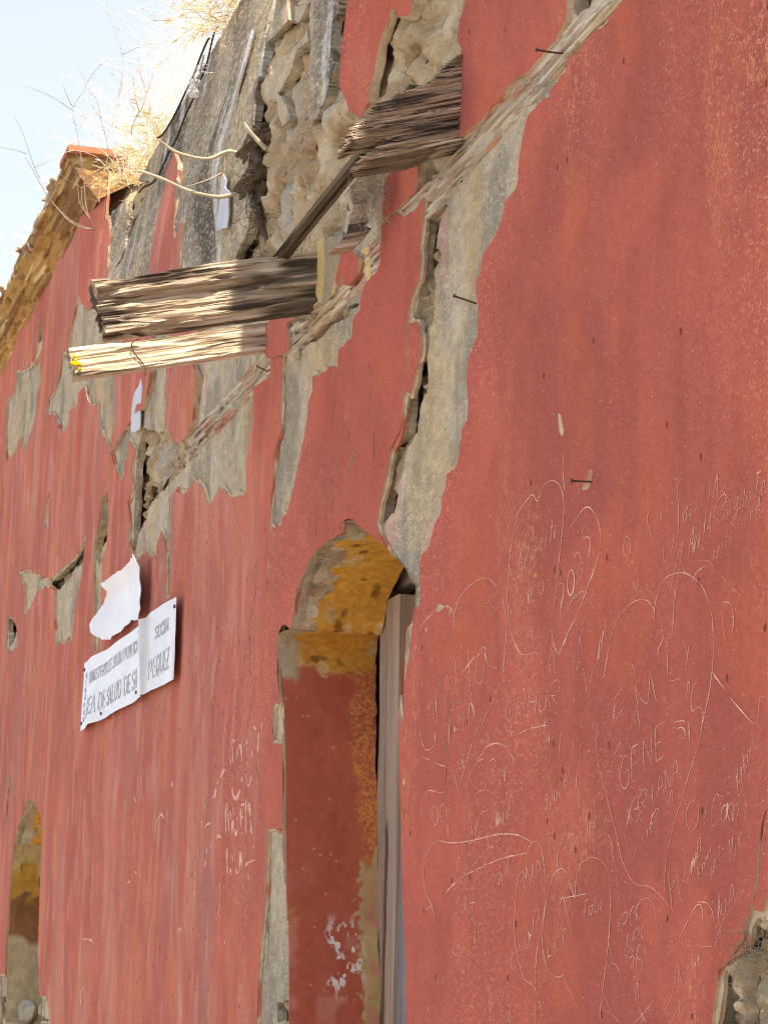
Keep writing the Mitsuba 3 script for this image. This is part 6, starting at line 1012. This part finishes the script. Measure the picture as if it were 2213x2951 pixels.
# ------------------------------------------------------------------ banner and torn sheet
def banner_y(x, z):
    t = (x + 10.77) / 2.19
    base = -.022 + face(x, z)
    w = -.006 * np.exp(-((t - .70) / .05) ** 2) - .020 * np.exp(-((t - .722 + .02 * (z - 2.9)) / .009) ** 2) * (.6 + .8 * sstep(2.75, 3.06, z)) - .008 * np.sin(t * 11.) ** 2
    w = w - .018 * np.exp(-((t - .16) / .05) ** 2) * sstep(2.98, 2.80, z) + .007 * (f3(x, z, 4., 3., 91) - .5)
    return base + w
def banner():
    xs = np.linspace(-10.77, -8.585, 260); ts = np.linspace(0, 1, 30)
    st, sb = np.array(SIGN['top']), np.array(SIGN['bottom'])
    zt, zb = np.interp(xs, st[:, 0], st[:, 2]), np.interp(xs, sb[:, 0], sb[:, 2])
    X = np.repeat(xs[:, None], 30, 1); Z = zb[:, None] + (zt - zb)[:, None] * ts
    Y = banner_y(X, Z)
    V = np.stack([X, Y, Z], -1)
    i, j = np.meshgrid(np.arange(259), np.arange(29), indexing='ij'); i, j = i.ravel(), j.ravel()
    q = np.stack([i * 30 + j, (i + 1) * 30 + j, (i + 1) * 30 + j + 1, i * 30 + j + 1], -1)
    return tm(V.reshape(-1, 3), np.vstack([q[:, [0, 1, 2]], q[:, [0, 2, 3]]]))
bn = thing('banner', 'wrinkled white vinyl banner with faded grey lettering nailed to the red wall', 'banner')
put(bn + '__sheet', banner(), 'vinyl', True)
def lettering(t, x0, x1, zb, h, m, part='lettering'):
    a = meshkit.text_mesh(t, h, .001)
    a = a.subdivide_to_size(.03)
    v = np.array(a.vertices)
    v[:, 0] = x0 + (v[:, 0] - v[:, 0].min()) / np.ptp(v[:, 0]) * (x1 - x0)
    z = zb + v[:, 1]
    out = np.stack([v[:, 0], banner_y(v[:, 0], z) - .0015 - v[:, 2], z], 1)
    put(bn + '__' + part, tm(out, a.faces), m, False, kind='stuff')
lettering('MINISTERIO DE SALUD PUBLICA', -10.55, -9.38, 2.955, .055, 'print_grey')
lettering('SOCIAL', -9.02, -8.72, 2.955, .055, 'print_grey')
lettering('AREA DE SALUD DE SA', -10.60, -9.36, 2.800, .085, 'print_grey')
lettering('PEQUEZ', -9.10, -8.70, 2.800, .085, 'print_grey')
emb = []
for k in range(7):
    zz = 2.79 + .035 * k
    emb.append(box_mesh(-10.695 + .012 * (k % 2), -10.645 - .010 * (k % 3), 0, .0015, zz, zz + .024))
em = trimesh.util.concatenate(emb).subdivide_to_size(.02)
v = np.array(em.vertices)
put(bn + '__emblem', tm(np.stack([v[:, 0], banner_y(v[:, 0], v[:, 2]) - .002 + v[:, 1], v[:, 2]], 1), em.faces), 'print_blue', False, label='faded blue side emblem')
for k, (px, pz) in enumerate(((-10.75, 3.05), (-10.74, 2.79), (-8.61, 3.03), (-9.33, 3.03), (-9.36, 2.78), (-10.2, 2.78))):
    y = float(banner_y(np.array([px]), np.array([pz]))[0])
    put(bn + '__nail_head', tube([(px, y + .004, pz), (px, y - .006, pz)], .008, 10), 'rust', 40)
ts_ = thing('torn_sheet', 'torn curled white plastic sheet hanging just above the banner', 'plastic sheet')
def torn_y(x, z):
    t = (x + 10.38) / 1.14
    return -.03 + face(x, z) - .04 * sstep(.30, 0, t) - .02 * sstep(.85, 1.0, t) - .035 * sstep(3.28, 3.36, z) + .02 * (f3(x, z, 5., 7., 95) - .5) + .012 * (f3(x, z, 20., 20., 96) - .5)
for g in polys(fractal(P([(a[0], a[2]) for a in TORN]), .006, seed=77)):
    fr, ri = sheet(g, torn_y, .018, .002)
    put(ts_ + '__sheet', fr, 'vinyl', True); put(ts_ + '__torn_edge', ri, 'vinyl', True)

# ------------------------------------------------------------------ dry grass and weeds on the wall head
def grass(n, seed, xr, yr, zf, Lr, r, lean_, spread):
    g = np.random.default_rng(seed)
    x, y = g.uniform(*xr, n), g.uniform(*yr, n)
    L = g.uniform(*Lr, n) * (.5 + .9 * f3(x, x * 0, 3., seed=5, octaves=1))
    d = np.array(lean_) + g.normal(size=(n, 3)) * spread
    pts = [np.stack([x, y, zf(x)], 1)]
    for t in range(5):
        d = d + np.array([0, -.05, -.06]) * t + g.normal(size=(n, 3)) * .10
        d /= np.linalg.norm(d, axis=1, keepdims=True)
        pts.append(pts[-1] + d * L[:, None] / 5)
    pts = np.stack(pts, 1)
    stems = tubes(pts, np.repeat(r * np.linspace(1.2, .4, 6)[None], n, 0))
    s_ = g.random((n, 4)) < .55                                     # seed heads
    e = d[:, None] + g.normal(size=(n, 4, 3)) * .5
    tip = np.repeat(pts[:, -1:], 4, 1)[s_]; e = e[s_]
    seeds = tubes(np.stack([tip, tip + e * .02, tip + e * .035], 1), np.repeat(r * np.array([[.6, 1.5, .5]]), len(tip), 0))
    return trimesh.util.concatenate([stems, seeds])
head = lambda x: crest(x) - .03
put('dry_grass', grass(800, 1, (-10.95, -8.3), (.05, .4), head, (.12, .40), .0014, (0, -.15, 1), .26), 'backlit_straw', True, kind='stuff', label='dry grass painted pale as if backlit standing along the broken wall head', cat='grass')
put('dry_grass', grass(150, 2, (-10.9, -9.9), (.06, .3), lambda x: crest(x) - .06, (.06, .17), .0019, (0, -.35, .8), .5), 'straw', True, kind='stuff', label='dense golden straw tuft beside the broken end of the cornice', cat='grass')
put('dry_grass', grass(150, 3, (-8.75, -8.1), (.0, .2), lambda x: crest(x) - .08, (.08, .2), .0019, (0, -.5, .35), .5), 'straw', True, kind='stuff', label='golden straw tuft drooping over the wall head at the top edge', cat='grass')
put('dry_grass', grass(500, 4, (-15.5, -11.3), (-.02, .3), lambda x: x * 0 + 5.88, (.06, .3), .0013, (0, -.25, 1), .35), 'backlit_straw', True, kind='stuff', label='dry grass coloured whiter as if backlit growing among the roof tiles of the cornice', cat='grass')
WL = ['tall grey weed with forked top against the sky above the cornice brick', 'arching pale weed reaching furthest left over the roof tiles', 'tallest thin weed standing in the straw beside the cornice brick', 'drooping tangled weed hanging in front of the cornice end', 'short forked weed on the wall head left of the insulator']
for k, wd in enumerate(WEED):
    t = thing('dry_weed', WL[k], 'weed')
    for q_, b_ in enumerate(wd):
        n = 26 if len(b_) > 3 else 12
        p = spline(b_, n)
        p[:, 0] += .05 * (q_ % 3 - 1) * np.linspace(0, 1, n)
        r0 = (.0036 if q_ == 0 else .0020)
        put(t + ('__stem' if q_ == 0 else '__twig'), tube(p, np.linspace(r0, r0 * .4, n), 5), 'dark_stem' if k < 2 else 'brown_stem', 60)
